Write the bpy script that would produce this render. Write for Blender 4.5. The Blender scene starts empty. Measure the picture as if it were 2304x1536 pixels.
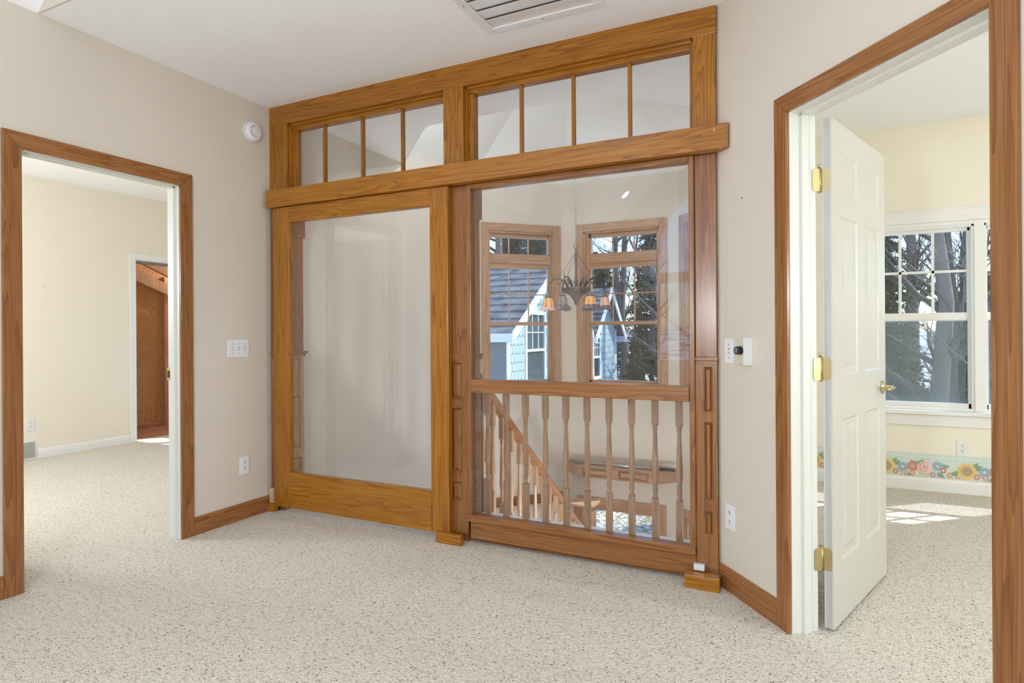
import bpy, bmesh, math, random
from mathutils import Vector, Matrix
random.seed(7)
S = bpy.context.scene
COL = S.collection
PI = math.pi
# ------------------------------------------------------------------ camera
YAW = math.radians(26.05); ROLL = math.radians(0.35)
cd = bpy.data.cameras.new('camera'); cam = bpy.data.objects.new('camera', cd); COL.objects.link(cam)
cd.sensor_width = 36.0; cd.lens = 1365.0/64.0; cd.shift_y = -21.0/2304.0
cd.clip_start = 0.05; cd.clip_end = 300
cam.matrix_world = (Matrix.Translation((0, 0, 1.2)) @ Matrix.Rotation(YAW, 4, 'Z')
                    @ Matrix.Rotation(PI/2, 4, 'X') @ Matrix.Rotation(-ROLL, 4, 'Z'))
S.camera = cam
# ------------------------------------------------------------------ world, sun, exposure
w = bpy.data.worlds.new('world'); S.world = w; w.use_nodes = True
nt = w.node_tree; nt.nodes.clear()
wo = nt.nodes.new('ShaderNodeOutputWorld'); wb = nt.nodes.new('ShaderNodeBackground')
sky = nt.nodes.new('ShaderNodeTexSky'); sky.sky_type = 'NISHITA'; sky.sun_disc = False
sky.sun_elevation = math.radians(49.6); sky.sun_rotation = math.radians(48); sky.air_density = 1.0; sky.dust_density = 0.6
tn = nt.nodes.new('ShaderNodeMixRGB'); tn.blend_type = 'MULTIPLY'; tn.inputs[0].default_value = 1; tn.inputs[2].default_value = (.72, .88, 1.1, 1)
nt.links.new(sky.outputs[0], tn.inputs[1]); nt.links.new(tn.outputs[0], wb.inputs[0]); nt.links.new(wb.outputs[0], wo.inputs[0])
wb.inputs[1].default_value = 0.42
SUN = Vector((0.63, 0.57, 1.0)).normalized()
sl = bpy.data.lights.new('sun', 'SUN'); so = bpy.data.objects.new('sun', sl); COL.objects.link(so)
sl.energy = 5.8; sl.angle = math.radians(0.6); sl.color = (.86, .93, 1)
so.rotation_euler = SUN.to_track_quat('Z', 'Y').to_euler(); so.location = (30, 27, 48)
S.view_settings.view_transform = 'Standard'; S.view_settings.look = 'None'
S.view_settings.gamma = 1; S.view_settings.use_curve_mapping = False
S.view_settings.exposure = 0.4
S.cycles.max_bounces = 10; S.cycles.diffuse_bounces = 6; S.cycles.glossy_bounces = 4
S.cycles.transparent_max_bounces = 16; S.cycles.transmission_bounces = 4
S.cycles.sample_clamp_indirect = 6.0; S.cycles.caustics_reflective = False; S.cycles.caustics_refractive = False
S.cycles.use_denoising = True
ROOM_LAMP = 7.0

# ------------------------------------------------------------------ materials
def srgb(r, g, b):
    f = lambda c: (c/255/12.92) if c/255 <= .04045 else ((c/255+.055)/1.055)**2.4
    return (f(r), f(g), f(b), 1)
def newmat(name, col, rough=.6, metal=0, spec=.5):
    m = bpy.data.materials.new(name); m.use_nodes = True
    b = m.node_tree.nodes['Principled BSDF']
    b.inputs['Base Color'].default_value = col; b.inputs['Roughness'].default_value = rough
    b.inputs['Metallic'].default_value = metal; b.inputs['Specular IOR Level'].default_value = spec
    return m, m.node_tree, b
def N(nt, t, **k):
    n = nt.nodes.new(t)
    for a, v in k.items(): setattr(n, a, v)
    return n
def coords(nt, scale, rnd=True):
    tc = N(nt, 'ShaderNodeTexCoord'); mp = N(nt, 'ShaderNodeMapping'); mp.inputs['Scale'].default_value = scale
    nt.links.new(tc.outputs['Object'], mp.inputs['Vector'])
    if rnd:
        oi = N(nt, 'ShaderNodeObjectInfo'); mu = N(nt, 'ShaderNodeMath', operation='MULTIPLY'); mu.inputs[1].default_value = 40
        nt.links.new(oi.outputs['Random'], mu.inputs[0]); nt.links.new(mu.outputs[0], mp.inputs['Location'])
    return mp
def noise(nt, vec, scale, detail=4, rough=.5, dist=0):
    n = N(nt, 'ShaderNodeTexNoise'); n.inputs['Scale'].default_value = scale; n.inputs['Detail'].default_value = detail
    n.inputs['Roughness'].default_value = rough; n.inputs['Distortion'].default_value = dist
    if vec: nt.links.new(vec.outputs[0], n.inputs['Vector'])
    return n
def ramp(nt, fac, stops):
    r = N(nt, 'ShaderNodeValToRGB'); e = r.color_ramp.elements
    while len(e) < len(stops): e.new(.5)
    for i, (p, c) in enumerate(stops): e[i].position = p; e[i].color = c
    nt.links.new(fac, r.inputs[0]); return r
def mth(nt, op, a, b=None, c=None):
    m = N(nt, 'ShaderNodeMath', operation=op)
    for i, v in enumerate((a, b, c)):
        if v is None: continue
        if isinstance(v, (int, float)): m.inputs[i].default_value = v
        else: nt.links.new(v, m.inputs[i])
    return m.outputs[0]
def bump(nt, b, h, strength, dist=.002):
    bp = N(nt, 'ShaderNodeBump'); bp.inputs['Strength'].default_value = strength; bp.inputs['Distance'].default_value = dist
    nt.links.new(h, bp.inputs['Height']); nt.links.new(bp.outputs[0], b.inputs['Normal'])
def oak(name, axis, lo, mid, hi, rough=.25, rings=9):
    m, nt, b = newmat(name, mid, rough)
    g = {'X': (.6, 13, 13), 'Y': (13, .6, 13), 'Z': (13, 13, .6)}[axis]
    f = {'X': (4, 260, 260), 'Y': (260, 4, 260), 'Z': (260, 260, 4)}[axis]
    n1 = noise(nt, coords(nt, g), 1.0, 2, .45, .6)
    rg = mth(nt, 'FRACT', mth(nt, 'MULTIPLY', n1.outputs[0], rings*1.6))
    rg = mth(nt, 'POWER', rg, 2.2)
    n2 = noise(nt, coords(nt, f), 1.0, 3, .6)
    n3 = noise(nt, coords(nt, g), .5, 2)
    v = mth(nt, 'ADD', mth(nt, 'MULTIPLY', rg, .32), mth(nt, 'MULTIPLY', n2.outputs[0], .68))
    v = mth(nt, 'ADD', v, mth(nt, 'MULTIPLY', n3.outputs[0], .25))
    r = ramp(nt, v, [(.3, hi), (.58, mid), (.95, lo)])
    nt.links.new(r.outputs[0], b.inputs['Base Color'])
    bump(nt, b, n2.outputs[0], .12, .001)
    return m
HON = (srgb(112, 60, 10), srgb(160, 101, 24), srgb(184, 125, 38))
RED = (srgb(108, 64, 30), srgb(144, 93, 50), srgb(164, 114, 68))
PNK = (srgb(142, 100, 72), srgb(178, 138, 106), srgb(198, 160, 128))
OAK = {('hon', a): oak('honey_oak_'+a, a, *HON) for a in 'XYZ'}
OAK.update({('red', a): oak('brown_oak_'+a, a, *RED, rings=6) for a in 'XYZ'})
OAK.update({('pnk', a): oak('pale_oak_'+a, a, *PNK, rings=6) for a in 'XYZ'})
def paint(name, col, rough=.55, b_=.25, sc=160):
    m, nt, b = newmat(name, col, rough)
    n = noise(nt, coords(nt, (1, 1, 1), False), sc, 3)
    bump(nt, b, n.outputs[0], b_, .0015); return m
BEIGE = paint('beige_paint', srgb(216, 206, 192))
CREAM = paint('cream_paint', srgb(238, 230, 214))
YELLOW = paint('yellow_paint', srgb(240, 233, 216))
CEIL = paint('ceiling_paint', srgb(250, 252, 255), .9, .5, 90)
WHITE = paint('white_paint', srgb(235, 235, 232), .35, .05)
JAMBW = paint('jamb_paint', srgb(222, 222, 214), .4, .05)
DOORW = paint('door_paint', srgb(206, 205, 198), .35, .05)
PLAST = newmat('white_plastic', srgb(232, 232, 232), .3)[0]
PLSHADE = newmat('grey_plastic', srgb(120, 120, 118), .5)[0]
DARK = newmat('dark_plastic', srgb(38, 34, 34), .35)[0]
SILV = newmat('brushed_metal', srgb(190, 190, 192), .3, .9)[0]
BRASS = newmat('polished_brass', srgb(200, 184, 138), .28, 1)[0]
IRON = newmat('hazed_iron', srgb(122, 110, 104), .5, .3)[0]  # chandelier iron, lightened to imitate the reflection haze of the glass
BLACK = newmat('black_metal', srgb(25, 24, 24), .5)[0]
GLOSSW = newmat('gloss_white_metal', srgb(238, 238, 240), .12)[0]
IVORY = newmat('ivory_plastic', srgb(214, 206, 186), .3)[0]
def glass(name, tint=(1, 1, 1, 1), refl=1.0):
    m = bpy.data.materials.new(name); m.use_nodes = True; nt = m.node_tree; nt.nodes.clear()
    o = N(nt, 'ShaderNodeOutputMaterial'); t = N(nt, 'ShaderNodeBsdfTransparent'); t.inputs[0].default_value = tint
    g = N(nt, 'ShaderNodeBsdfGlossy'); g.inputs['Roughness'].default_value = 0.0
    fr = N(nt, 'ShaderNodeFresnel'); ge = N(nt, 'ShaderNodeNewGeometry')   # same reflectance on both faces of the sheet
    nt.links.new(mth(nt, 'ADD', mth(nt, 'MULTIPLY', ge.outputs['Backfacing'], 1/1.5-1.5), 1.5), fr.inputs[0])
    mx = N(nt, 'ShaderNodeMixShader'); nt.links.new(mth(nt, 'MULTIPLY', fr.outputs[0], refl), mx.inputs[0])
    nt.links.new(t.outputs[0], mx.inputs[1]); nt.links.new(g.outputs[0], mx.inputs[2]); nt.links.new(mx.outputs[0], o.inputs[0])
    return m
GLASS = glass('clear_glass', (.97, .975, .97, 1), 1.0)
WGLASS = glass('window_glass', (.94, .95, .95, 1), .8)
def screenmat():
    m = bpy.data.materials.new('insect_screen'); m.use_nodes = True; nt = m.node_tree; nt.nodes.clear()
    o = N(nt, 'ShaderNodeOutputMaterial'); t = N(nt, 'ShaderNodeBsdfTransparent'); d = N(nt, 'ShaderNodeBsdfDiffuse')
    d.inputs[0].default_value = srgb(150, 166, 172); mx = N(nt, 'ShaderNodeMixShader'); mx.inputs[0].default_value = .3
    nt.links.new(t.outputs[0], mx.inputs[1]); nt.links.new(d.outputs[0], mx.inputs[2]); nt.links.new(mx.outputs[0], o.inputs[0]); return m
SCREEN = screenmat()
def carpet():
    m, nt, b = newmat('berber_carpet', srgb(206, 200, 188), .95, 0, .1)
    c = coords(nt, (1, 1, 1), False)
    v = N(nt, 'ShaderNodeTexVoronoi'); v.inputs['Scale'].default_value = 165; nt.links.new(c.outputs[0], v.inputs['Vector'])
    n = noise(nt, c, 60, 3, .7)
    n2 = noise(nt, c, 1.1, 2)
    base = ramp(nt, n.outputs[0], [(.3, srgb(200, 190, 175)), (.5, srgb(229, 221, 208)), (.75, srgb(238, 231, 220))])
    sep = N(nt, 'ShaderNodeSeparateColor'); nt.links.new(v.outputs['Color'], sep.inputs[0])
    dk = mth(nt, 'GREATER_THAN', sep.outputs[0], .97)
    md = mth(nt, 'GREATER_THAN', sep.outputs[1], .85)
    m1 = N(nt, 'ShaderNodeMixRGB'); m1.inputs[2].default_value = srgb(186, 174, 154)
    nt.links.new(mth(nt, 'MULTIPLY', md, .45), m1.inputs[0]); nt.links.new(base.outputs[0], m1.inputs[1])
    m2 = N(nt, 'ShaderNodeMixRGB'); m2.inputs[2].default_value = srgb(118, 106, 92)
    nt.links.new(mth(nt, 'MULTIPLY', dk, .8), m2.inputs[0]); nt.links.new(m1.outputs[0], m2.inputs[1])
    nt.links.new(m2.outputs[0], b.inputs['Base Color'])
    h = mth(nt, 'ADD', mth(nt, 'MULTIPLY', v.outputs['Distance'], -1.2), n.outputs[0])
    bump(nt, b, h, .75, .006); return m
CARPET = carpet()
def osb():
    m, nt, b = newmat('strand_board', srgb(170, 110, 55), .8)
    c = coords(nt, (1, 1, .5), False); v = N(nt, 'ShaderNodeTexVoronoi'); v.inputs['Scale'].default_value = 38
    n = noise(nt, c, 8, 4, .6, 2.0); nt.links.new(n.outputs[1], v.inputs['Vector']); v.inputs['Scale'].default_value = 14
    r = ramp(nt, v.outputs['Distance'], [(.0, srgb(128, 86, 50)), (.3, srgb(188, 144, 98)), (.8, srgb(214, 176, 130))])
    nt.links.new(r.outputs[0], b.inputs['Base Color']); return m
OSB = osb()
PINE = oak('pine_lumber', 'Z', srgb(184, 142, 100), srgb(212, 176, 136), srgb(228, 198, 162), .6, 4)
SUBFL = oak('subfloor_boards', 'Y', srgb(150, 100, 76), srgb(178, 128, 102), srgb(196, 150, 124), .7, 4)
def shingles():
    m, nt, b = newmat('asphalt_shingle', srgb(96, 98, 104), .9)
    c = coords(nt, (1, 1, 1), False); br = N(nt, 'ShaderNodeTexNoise'); br.inputs['Scale'].default_value = 3
    nt.links.new(c.outputs[0], br.inputs['Vector'])
    r = ramp(nt, br.outputs[0], [(.35, srgb(98, 96, 94)), (.6, srgb(140, 137, 132))])
    n = noise(nt, c, 120, 2); mx = N(nt, 'ShaderNodeMixRGB', blend_type='MULTIPLY'); mx.inputs[0].default_value = .5
    nt.links.new(r.outputs[0], mx.inputs[1]); nt.links.new(n.outputs[0], mx.inputs[2]); nt.links.new(mx.outputs[0], b.inputs['Base Color']); return m
SHING = shingles()
SIDING = newmat('pale_blue_siding', srgb(176, 190, 188), .7)[0]
SIDE_SHADE = newmat('shaded_siding', srgb(116, 124, 122), .7)[0]  # siding darkened to imitate shade on the side away from the sun
TRIMW = newmat('white_exterior_trim', srgb(238, 240, 242), .5)[0]
DKWIN = newmat('dark_window_glass', srgb(70, 80, 78), .08)[0]
def snow():
    m, nt, b = newmat('snowy_ground', srgb(235, 238, 244), .9)
    c = coords(nt, (1, 1, 1), False); n = noise(nt, c, .55, 6, .65)
    r = ramp(nt, n.outputs[0], [(.44, srgb(96, 88, 66)), (.5, srgb(226, 230, 238)), (.8, srgb(240, 243, 248))])
    nt.links.new(r.outputs[0], b.inputs['Base Color']); bump(nt, b, n.outputs[0], .6, .1); return m
SNOW = snow()
def litter():
    m, nt, b = newmat('leaf_litter', srgb(190, 180, 160), .9)
    c = coords(nt, (1, 1, 1), False); v = N(nt, 'ShaderNodeTexVoronoi'); v.inputs['Scale'].default_value = 14; nt.links.new(c.outputs[0], v.inputs['Vector'])
    sep = N(nt, 'ShaderNodeSeparateColor'); nt.links.new(v.outputs['Color'], sep.inputs[0])
    r = ramp(nt, sep.outputs[0], [(.1, srgb(140, 126, 100)), (.5, srgb(190, 176, 148)), (.9, srgb(226, 218, 200))])
    nt.links.new(r.outputs[0], b.inputs['Base Color']); bump(nt, b, v.outputs['Distance'], 1, .05); return m
LITTER = litter()
BARK = paint('tree_bark', srgb(86, 76, 66), .9, .6, 12)
BARK2 = paint('pale_bark', srgb(122, 110, 96), .9, .6, 12)
NEEDLE = paint('evergreen_needles', srgb(62, 74, 44), .8, .2, 20)
NEEDLE2 = paint('olive_needles', srgb(96, 98, 52), .8, .2, 20)

# ------------------------------------------------------------------ mesh helpers
class MB:
    def __init__(s): s.v = []; s.f = []; s.m = []; s.sm = []
    def add(s, vs, fs, m=0, smooth=False, M=None):
        o = len(s.v)
        s.v += [tuple(M @ Vector(p)) if M else tuple(p) for p in vs]
        for i, f in enumerate(fs):
            s.f.append([o+k for k in f]); s.m.append(m[i] if isinstance(m, list) else m); s.sm.append(smooth)
        return s
    def box(s, x0, x1, y0, y1, z0, z1, m=0, M=None):
        x0, x1 = sorted((x0, x1)); y0, y1 = sorted((y0, y1)); z0, z1 = sorted((z0, z1))
        v = [(x0,y0,z0),(x1,y0,z0),(x1,y1,z0),(x0,y1,z0),(x0,y0,z1),(x1,y0,z1),(x1,y1,z1),(x0,y1,z1)]
        return s.add(v, [(3,2,1,0),(4,5,6,7),(0,1,5,4),(1,2,6,5),(2,3,7,6),(3,0,4,7)], m, False, M)
    def prism(s, pts, z0, z1, m=0, M=None):
        n = len(pts); v = [(x, y, z0) for x, y in pts]+[(x, y, z1) for x, y in pts]
        f = [tuple(range(n))[::-1], tuple(range(n, 2*n))]+[(i, (i+1) % n, n+(i+1) % n, n+i) for i in range(n)]
        return s.add(v, f, m, False, M)
    def lathe(s, prof, n=16, c=(0, 0), m=0, M=None, smooth=True, square=None):
        v = []; f = []
        for r, z in prof:
            for i in range(n):
                a = 2*PI*i/n; v.append((c[0]+r*math.cos(a), c[1]+r*math.sin(a), z))
        for j in range(len(prof)-1):
            for i in range(n): f.append((j*n+i, j*n+(i+1) % n, (j+1)*n+(i+1) % n, (j+1)*n+i))
        f.append(tuple(range(n))[::-1]); k = (len(prof)-1)*n; f.append(tuple(range(k, k+n)))
        return s.add(v, f, m, smooth, M)
    def tube(s, pts, r, n=8, m=0, smooth=True, M=None, cap=True):
        P = [Vector(p) for p in pts]; R = r if isinstance(r, (list, tuple)) else [r]*len(P)
        v = []; f = []
        up = Vector((0, 0, 1))
        for i, p in enumerate(P):
            d = (P[min(i+1, len(P)-1)]-P[max(i-1, 0)]).normalized()
            a = d.cross(up) if abs(d.z) < .95 else d.cross(Vector((1, 0, 0)))
            a.normalize(); b = d.cross(a)
            for k in range(n):
                t = 2*PI*k/n; v.append(p+a*math.cos(t)*R[i]+b*math.sin(t)*R[i])
        for i in range(len(P)-1):
            for k in range(n): f.append((i*n+k, i*n+(k+1) % n, (i+1)*n+(k+1) % n, (i+1)*n+k))
        if cap: f.append(tuple(range(n))[::-1]); f.append(tuple(range((len(P)-1)*n, len(P)*n)))
        return s.add(v, f, m, smooth, M)
    def torus(s, R, r, M, n=14, k=6, m=0, sy=1):
        v = []; f = []
        for i in range(n):
            a = 2*PI*i/n
            for j in range(k):
                b = 2*PI*j/k; q = R+r*math.cos(b); v.append((q*math.cos(a), q*math.sin(a)*sy, r*math.sin(b)))
        for i in range(n):
            for j in range(k): f.append((i*k+j, ((i+1) % n)*k+j, ((i+1) % n)*k+(j+1) % k, i*k+(j+1) % k))
        return s.add(v, f, m, True, M)
    def mesh(s, name, mats):
        me = bpy.data.meshes.new(name); me.from_pydata(s.v, [], s.f)
        for mt in mats: me.materials.append(mt)
        me.polygons.foreach_set('material_index', s.m); me.polygons.foreach_set('use_smooth', s.sm)
        me.update(); return me
def obj(name, mb, mats, parent=None, loc=(0, 0, 0), rot=0, bevel=0):
    if not isinstance(mats, (list, tuple)): mats = [mats]
    me = mb.mesh(name, mats) if isinstance(mb, MB) else mb
    o = bpy.data.objects.new(name, me); COL.objects.link(o)
    o.location = loc; o.rotation_euler = (0, 0, rot) if isinstance(rot, (int, float)) else rot
    if parent: o.parent = parent
    if bevel:
        b = o.modifiers.new('bevel', 'BEVEL'); b.width = bevel; b.segments = 2; b.limit_method = 'ANGLE'
    return o
def tag(o, label=None, cat=None, group=None, kind=None):
    if label: o['label'] = label
    if cat: o['category'] = cat
    if group: o['group'] = group
    if kind: o['kind'] = kind
    return o
def empty(name, loc=(0, 0, 0), rot=0):
    o = bpy.data.objects.new(name, None); COL.objects.link(o); o.location = loc
    o.rotation_euler = (0, 0, rot); o.empty_display_size = .1; return o
def thing(name, label, cat, loc=(0, 0, 0), rot=0, group=None): return tag(empty(name, loc, rot), label, cat, group)
def struct(name, label, loc=(0, 0, 0), rot=0): return tag(empty(name, loc, rot), label, None, None, 'structure')
def sobj(name, label, mb, mats, **k): return tag(obj(name, mb, mats, **k), label, None, None, 'structure')
def copy_tree(o, parent=None):
    c = o.copy(); COL.objects.link(c)
    if parent: c.parent = parent
    for ch in list(o.children): copy_tree(ch, c)
    return c
def wall(L, z0, z1, th, ops, inner=0, outer=1):
    """local wall: x along 0..L, y 0..th, openings (s0,s1,zb,zt); material 1 on +y face"""
    mb = MB(); xs = sorted({0, L, *[o[0] for o in ops], *[o[1] for o in ops]})
    mats = [inner, inner, inner, inner, outer, inner]
    for a, b in zip(xs, xs[1:]):
        here = sorted([o for o in ops if o[0] <= a+1e-6 and o[1] >= b-1e-6], key=lambda o: o[2]); z = z0
        for o in here:
            if o[2] > z: mb.box(a, b, 0, th, z, o[2], mats)
            z = o[3]
        if z < z1: mb.box(a, b, 0, th, z, z1, mats)
    return mb
def ang(dx, dy): return math.atan2(dy, dx)

# ------------------------------------------------------------------ setting: floors
XL = -3.305; TH = .1
PD = (-.3906, 3.028); WD = (.6397, -.7687); ND = (.7687, .6397); RD = ang(*WD)   # diagonal wall
def dg(s, o=0): return (PD[0]+WD[0]*s+ND[0]*o, PD[1]+WD[1]*s+ND[1]*o)
fl = MB()
fl.box(-7.0, 3.7, -4.4, 3.3, -.3, 0); fl.box(-6.87, -3.405, 3.3, 5.5, -.3, 0); fl.box(-.375, 3.7, 3.3, 5.55, -.3, 0)
sobj('floor', 'cream flecked berber carpet running through the room and both doorways', fl, CARPET)
# flat ceiling
c = MB(); CT = .12
c.box(XL, 2.0, 1.625, 3.15, 2.74, 2.74+CT); c.box(-3.31, -.47, 3.15, 3.79, 2.74, 2.74+CT)
c.prism([(-3.31, 3.79), (-2.56, 3.79), (-3.31, 4.54)], 2.74, 2.74+CT); c.prism([(-.47, 3.79), (-.47, 4.54), (-1.22, 3.79)], 2.74, 2.74+CT)
sobj('ceiling', 'flat white textured ceiling over the landing and stairwell edge', c, CEIL)
c = MB(); c.box(-6.9, XL-.001, -.6, 5.45, 2.745, 2.8)
sobj('ceiling', 'white ceiling of the cream room seen through the left doorway', c, CEIL)
c = MB(); c.box(-.375, 3.7, 3.15, 5.6, 2.745, 2.8); c.prism([dg(-.2, .05), dg(3.42, .05), (3.7, .3), (3.7, 3.15), (-.375, 3.15)], 2.745, 2.8)
sobj('ceiling', 'bright white ceiling of the yellow bedroom behind the right doorway', c, CEIL)
# vaulted part behind the camera
RX, RZ = -.7525, 5.04
def roofslab(xa, za, xb, zb):
    m = MB(); y0, y1 = -4.3, 1.625; t = .12
    m.add([(xa,y0,za),(xb,y0,zb),(xb,y1,zb),(xa,y1,za),(xa,y0,za+t),(xb,y0,zb+t),(xb,y1,zb+t),(xa,y1,za+t)],
          [(0,1,2,3),(7,6,5,4),(0,4,5,1),(1,5,6,2),(2,6,7,3),(3,7,4,0)]); return m
sobj('ceiling', 'sloped white vault ceiling rising from the left wall', roofslab(XL, 2.74, RX, RZ), CEIL)
sobj('ceiling', 'sloped white vault ceiling on the right side', roofslab(RX, RZ, 1.9, 2.65), CEIL)
g = MB(); g.add([(XL, 1.615, 2.74), (1.8, 1.615, 2.74), (RX, 1.615, RZ), (XL, 1.624, 2.74), (1.8, 1.624, 2.74), (RX, 1.624, RZ)],
      [(0,1,2),(5,4,3),(0,3,4,1),(1,4,5,2),(2,5,3,0)])
sobj('wall_gable', 'beige gable wall above the flat ceiling edge', g, BEIGE)
# stairwell octagon tent ceiling
ring = [(-2.56, 3.79), (-1.22, 3.79), (-.475, 4.54), (-.475, 5.80), (-1.227, 6.55), (-2.55, 6.55), (-3.305, 5.795), (-3.305, 4.54)]
tc_ = MB(); ap = (-1.89, 5.19, 4.1)
for i in range(8):
    a, b = ring[i], ring[(i+1) % 8]
    tc_.add([(a[0], a[1], 2.9), (b[0], b[1], 2.9), ap], [(0, 1, 2)])
    if i in (0, 1, 7): tc_.add([(a[0], a[1], 2.74), (b[0], b[1], 2.74), (b[0], b[1], 2.9), (a[0], a[1], 2.9)], [(0, 1, 2, 3)])
sobj('ceiling', 'white octagonal tent ceiling above the stairwell bay', tc_, WHITE)

# ------------------------------------------------------------------ setting: walls
# left wall: local x = +Y, local +y = -X
m = wall(7.35, -.3, 2.76, TH, [(5.715, 6.56, -.3, 2.082)], 0, 1)
sobj('wall_left', 'beige left wall with a cased doorway', m, [BEIGE, CREAM], loc=(XL, -4.2, 0), rot=PI/2)
m = wall(2.645, -2.95, 2.9, TH, [], 0, 1)
sobj('wall_stair_left', 'beige stairwell wall seen through the left glass panel', m, [BEIGE, CREAM], loc=(XL, 3.15, 0), rot=PI/2)
# diagonal right wall: local x along WD, local y toward outside = left of WD? left of WD is (.7687,.6397) = ND
m = wall(3.42, -.3, 2.74, .12, [(.489, 1.329, -.3, 2.082)], 0, 1)
sobj('wall_right', 'beige angled wall with a cased doorway on the right', m, [BEIGE, YELLOW], loc=(*PD, 0), rot=RD)
m = wall(4.4, -.3, 3.0, .1, [], 0, 1); sobj('wall_side', 'beige wall behind the camera on the right', m, [BEIGE, YELLOW], loc=(1.8, -4.1, 0), rot=PI/2, )
bpy.data.objects['wall_side'].location = (1.9, -4.2, 0)
g = MB(); g.prism([(.7, 1.66), (1.9, .397), (1.9, 1.66)], 2.70, 2.74)
# back wall with arched window
AX, AR, AZ0, AZ1 = -.7525, 1.67, .65, 2.18
bk = MB(); bk.box(XL, AX-AR, -4.32, -4.2, -.3, 5.2 if False else 3.6); bk.box(AX+AR, 1.9, -4.32, -4.2, -.3, 3.6)
bk.box(AX-AR, AX+AR, -4.32, -4.2, -.3, AZ0)
K = 28
for i in range(K):
    a0 = PI-PI*i/K; a1 = PI-PI*(i+1)/K
    x0 = AX+AR*math.cos(a0); x1 = AX+AR*math.cos(a1); h0 = AZ1+AR*math.sin(a0); h1 = AZ1+AR*math.sin(a1)
    t = 5.1
    bk.add([(x0,-4.2,h0),(x1,-4.2,h1),(x1,-4.2,t),(x0,-4.2,t),(x0,-4.32,h0),(x1,-4.32,h1),(x1,-4.32,t),(x0,-4.32,t)],
           [(0,1,2,3),(7,6,5,4),(0,4,5,1),(3,2,6,7)])
sobj('wall_back', 'beige wall behind the camera with a large arched window', bk, BEIGE)
# arched window
wv = struct('window_6', 'large arched white window behind the camera, mirrored in the glass')
fr = MB(); fw_ = .06
fr.box(AX-AR, AX+AR, -4.3, -4.2, AZ0, AZ0+.07); fr.box(AX-AR, AX+AR, -4.3, -4.2, 2.0, 2.18)
for x in (AX-AR, AX-AR/3-.05, AX+AR/3-.05, AX+AR-.08): fr.box(x, x+.09, -4.3, -4.2, AZ0, 2.05)
for i in range(K):
    a0 = PI*i/K; a1 = PI*(i+1)/K
    q = [(AX+r*math.cos(a), AZ1+r*math.sin(a)) for r in (AR-.07, AR+.01) for a in (a0, a1)]
    fr.add([(x, y, z) for y in (-4.2, -4.3) for x, z in q], [(0,1,3,2),(6,7,5,4),(0,4,5,1),(2,3,7,6)])
obj('window_frame', fr, WHITE, wv)
gl = MB(); gl.box(AX-AR+.02, AX+AR-.02, -4.262, -4.258, AZ0+.03, 2.1)
obj('pane', gl, WGLASS, wv)
gl = MB(); pts = [(AX+(AR-.02)*math.cos(PI*i/K), AZ1+(AR-.02)*math.sin(PI*i/K)) for i in range(K+1)]
gl.add([(x, -4.26, z) for x, z in pts], [tuple(range(K+1))]); obj('pane', gl, WGLASS, wv)
# bay walls: local y outward => build with p0 on right seen from inside
def baywall(name, label, p0, p1, z0, z1, ops, th=.14):
    L = math.hypot(p1[0]-p0[0], p1[1]-p0[1]); a = ang(p1[0]-p0[0], p1[1]-p0[1])
    return sobj(name, label, wall(L, z0, z1, th, ops), [BEIGE, SIDE_SHADE], loc=(*p0, 0), rot=a), a
WZ = (.60, 2.33)
_, aA = baywall('wall_bay_left', 'beige bay wall left of the chandelier', (-3.305, 5.795), (-2.55, 6.55), -2.95, 2.9, [(.175, .96, *WZ)])
_, aB = baywall('wall_bay_back', 'beige back bay wall behind the chandelier', (-2.55, 6.55), (-1.227, 6.55), -2.95, 2.9, [(.26, 1.115, *WZ), (.25, 1.09, -2.3, -.745)])
_, aC = baywall('wall_bay_right', 'beige bay wall at the right edge of the glass', (-1.227, 6.55), (-.475, 5.798), -2.95, 2.9, [(.10, .89, *WZ), (.1, .89, -2.3, -.745)])
m = wall(2.75, -2.95, 2.9, .1, []); sobj('wall_stair_right', 'beige right wall of the stairwell', m, [BEIGE, YELLOW], loc=(-.475, 5.80, 0), rot=-PI/2)
m = MB(); m.box(XL, -.475, 3.2, 3.3, -2.95, -.3); sobj('wall_stair_front', 'beige wall under the landing edge', m, BEIGE)
m = MB(); m.prism([(-3.5, 3.2), (-.4, 3.2), (-.4, 5.8), (-1.2, 6.7), (-2.6, 6.7), (-3.5, 5.8)], -3.05, -2.95)
sobj('floor', 'oak floor of the lower hall', m, OAK['red', 'X'])
# left (cream) room shell
m = wall(5.9, -.3, 2.78, .1, [(4.752, 5.54, -.3, 2.045)]); sobj('wall_far_left', 'cream far wall of the left room with a closet opening', m, [CREAM, OSB], loc=(-6.77, -.5, 0), rot=PI/2)
m = wall(3.5, -.3, 2.78, .1, [(1.0, 2.3, .8, 2.1)]); sobj('wall_left_room_end', 'cream end wall of the left room', m, [CREAM, SIDE_SHADE], loc=(-6.87, 5.35, 0))
m = MB(); m.box(-6.87, -3.4, -.6, -.5, -.3, 2.78); sobj('wall_left_room_front', 'cream front wall of the left room', m, CREAM)
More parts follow.
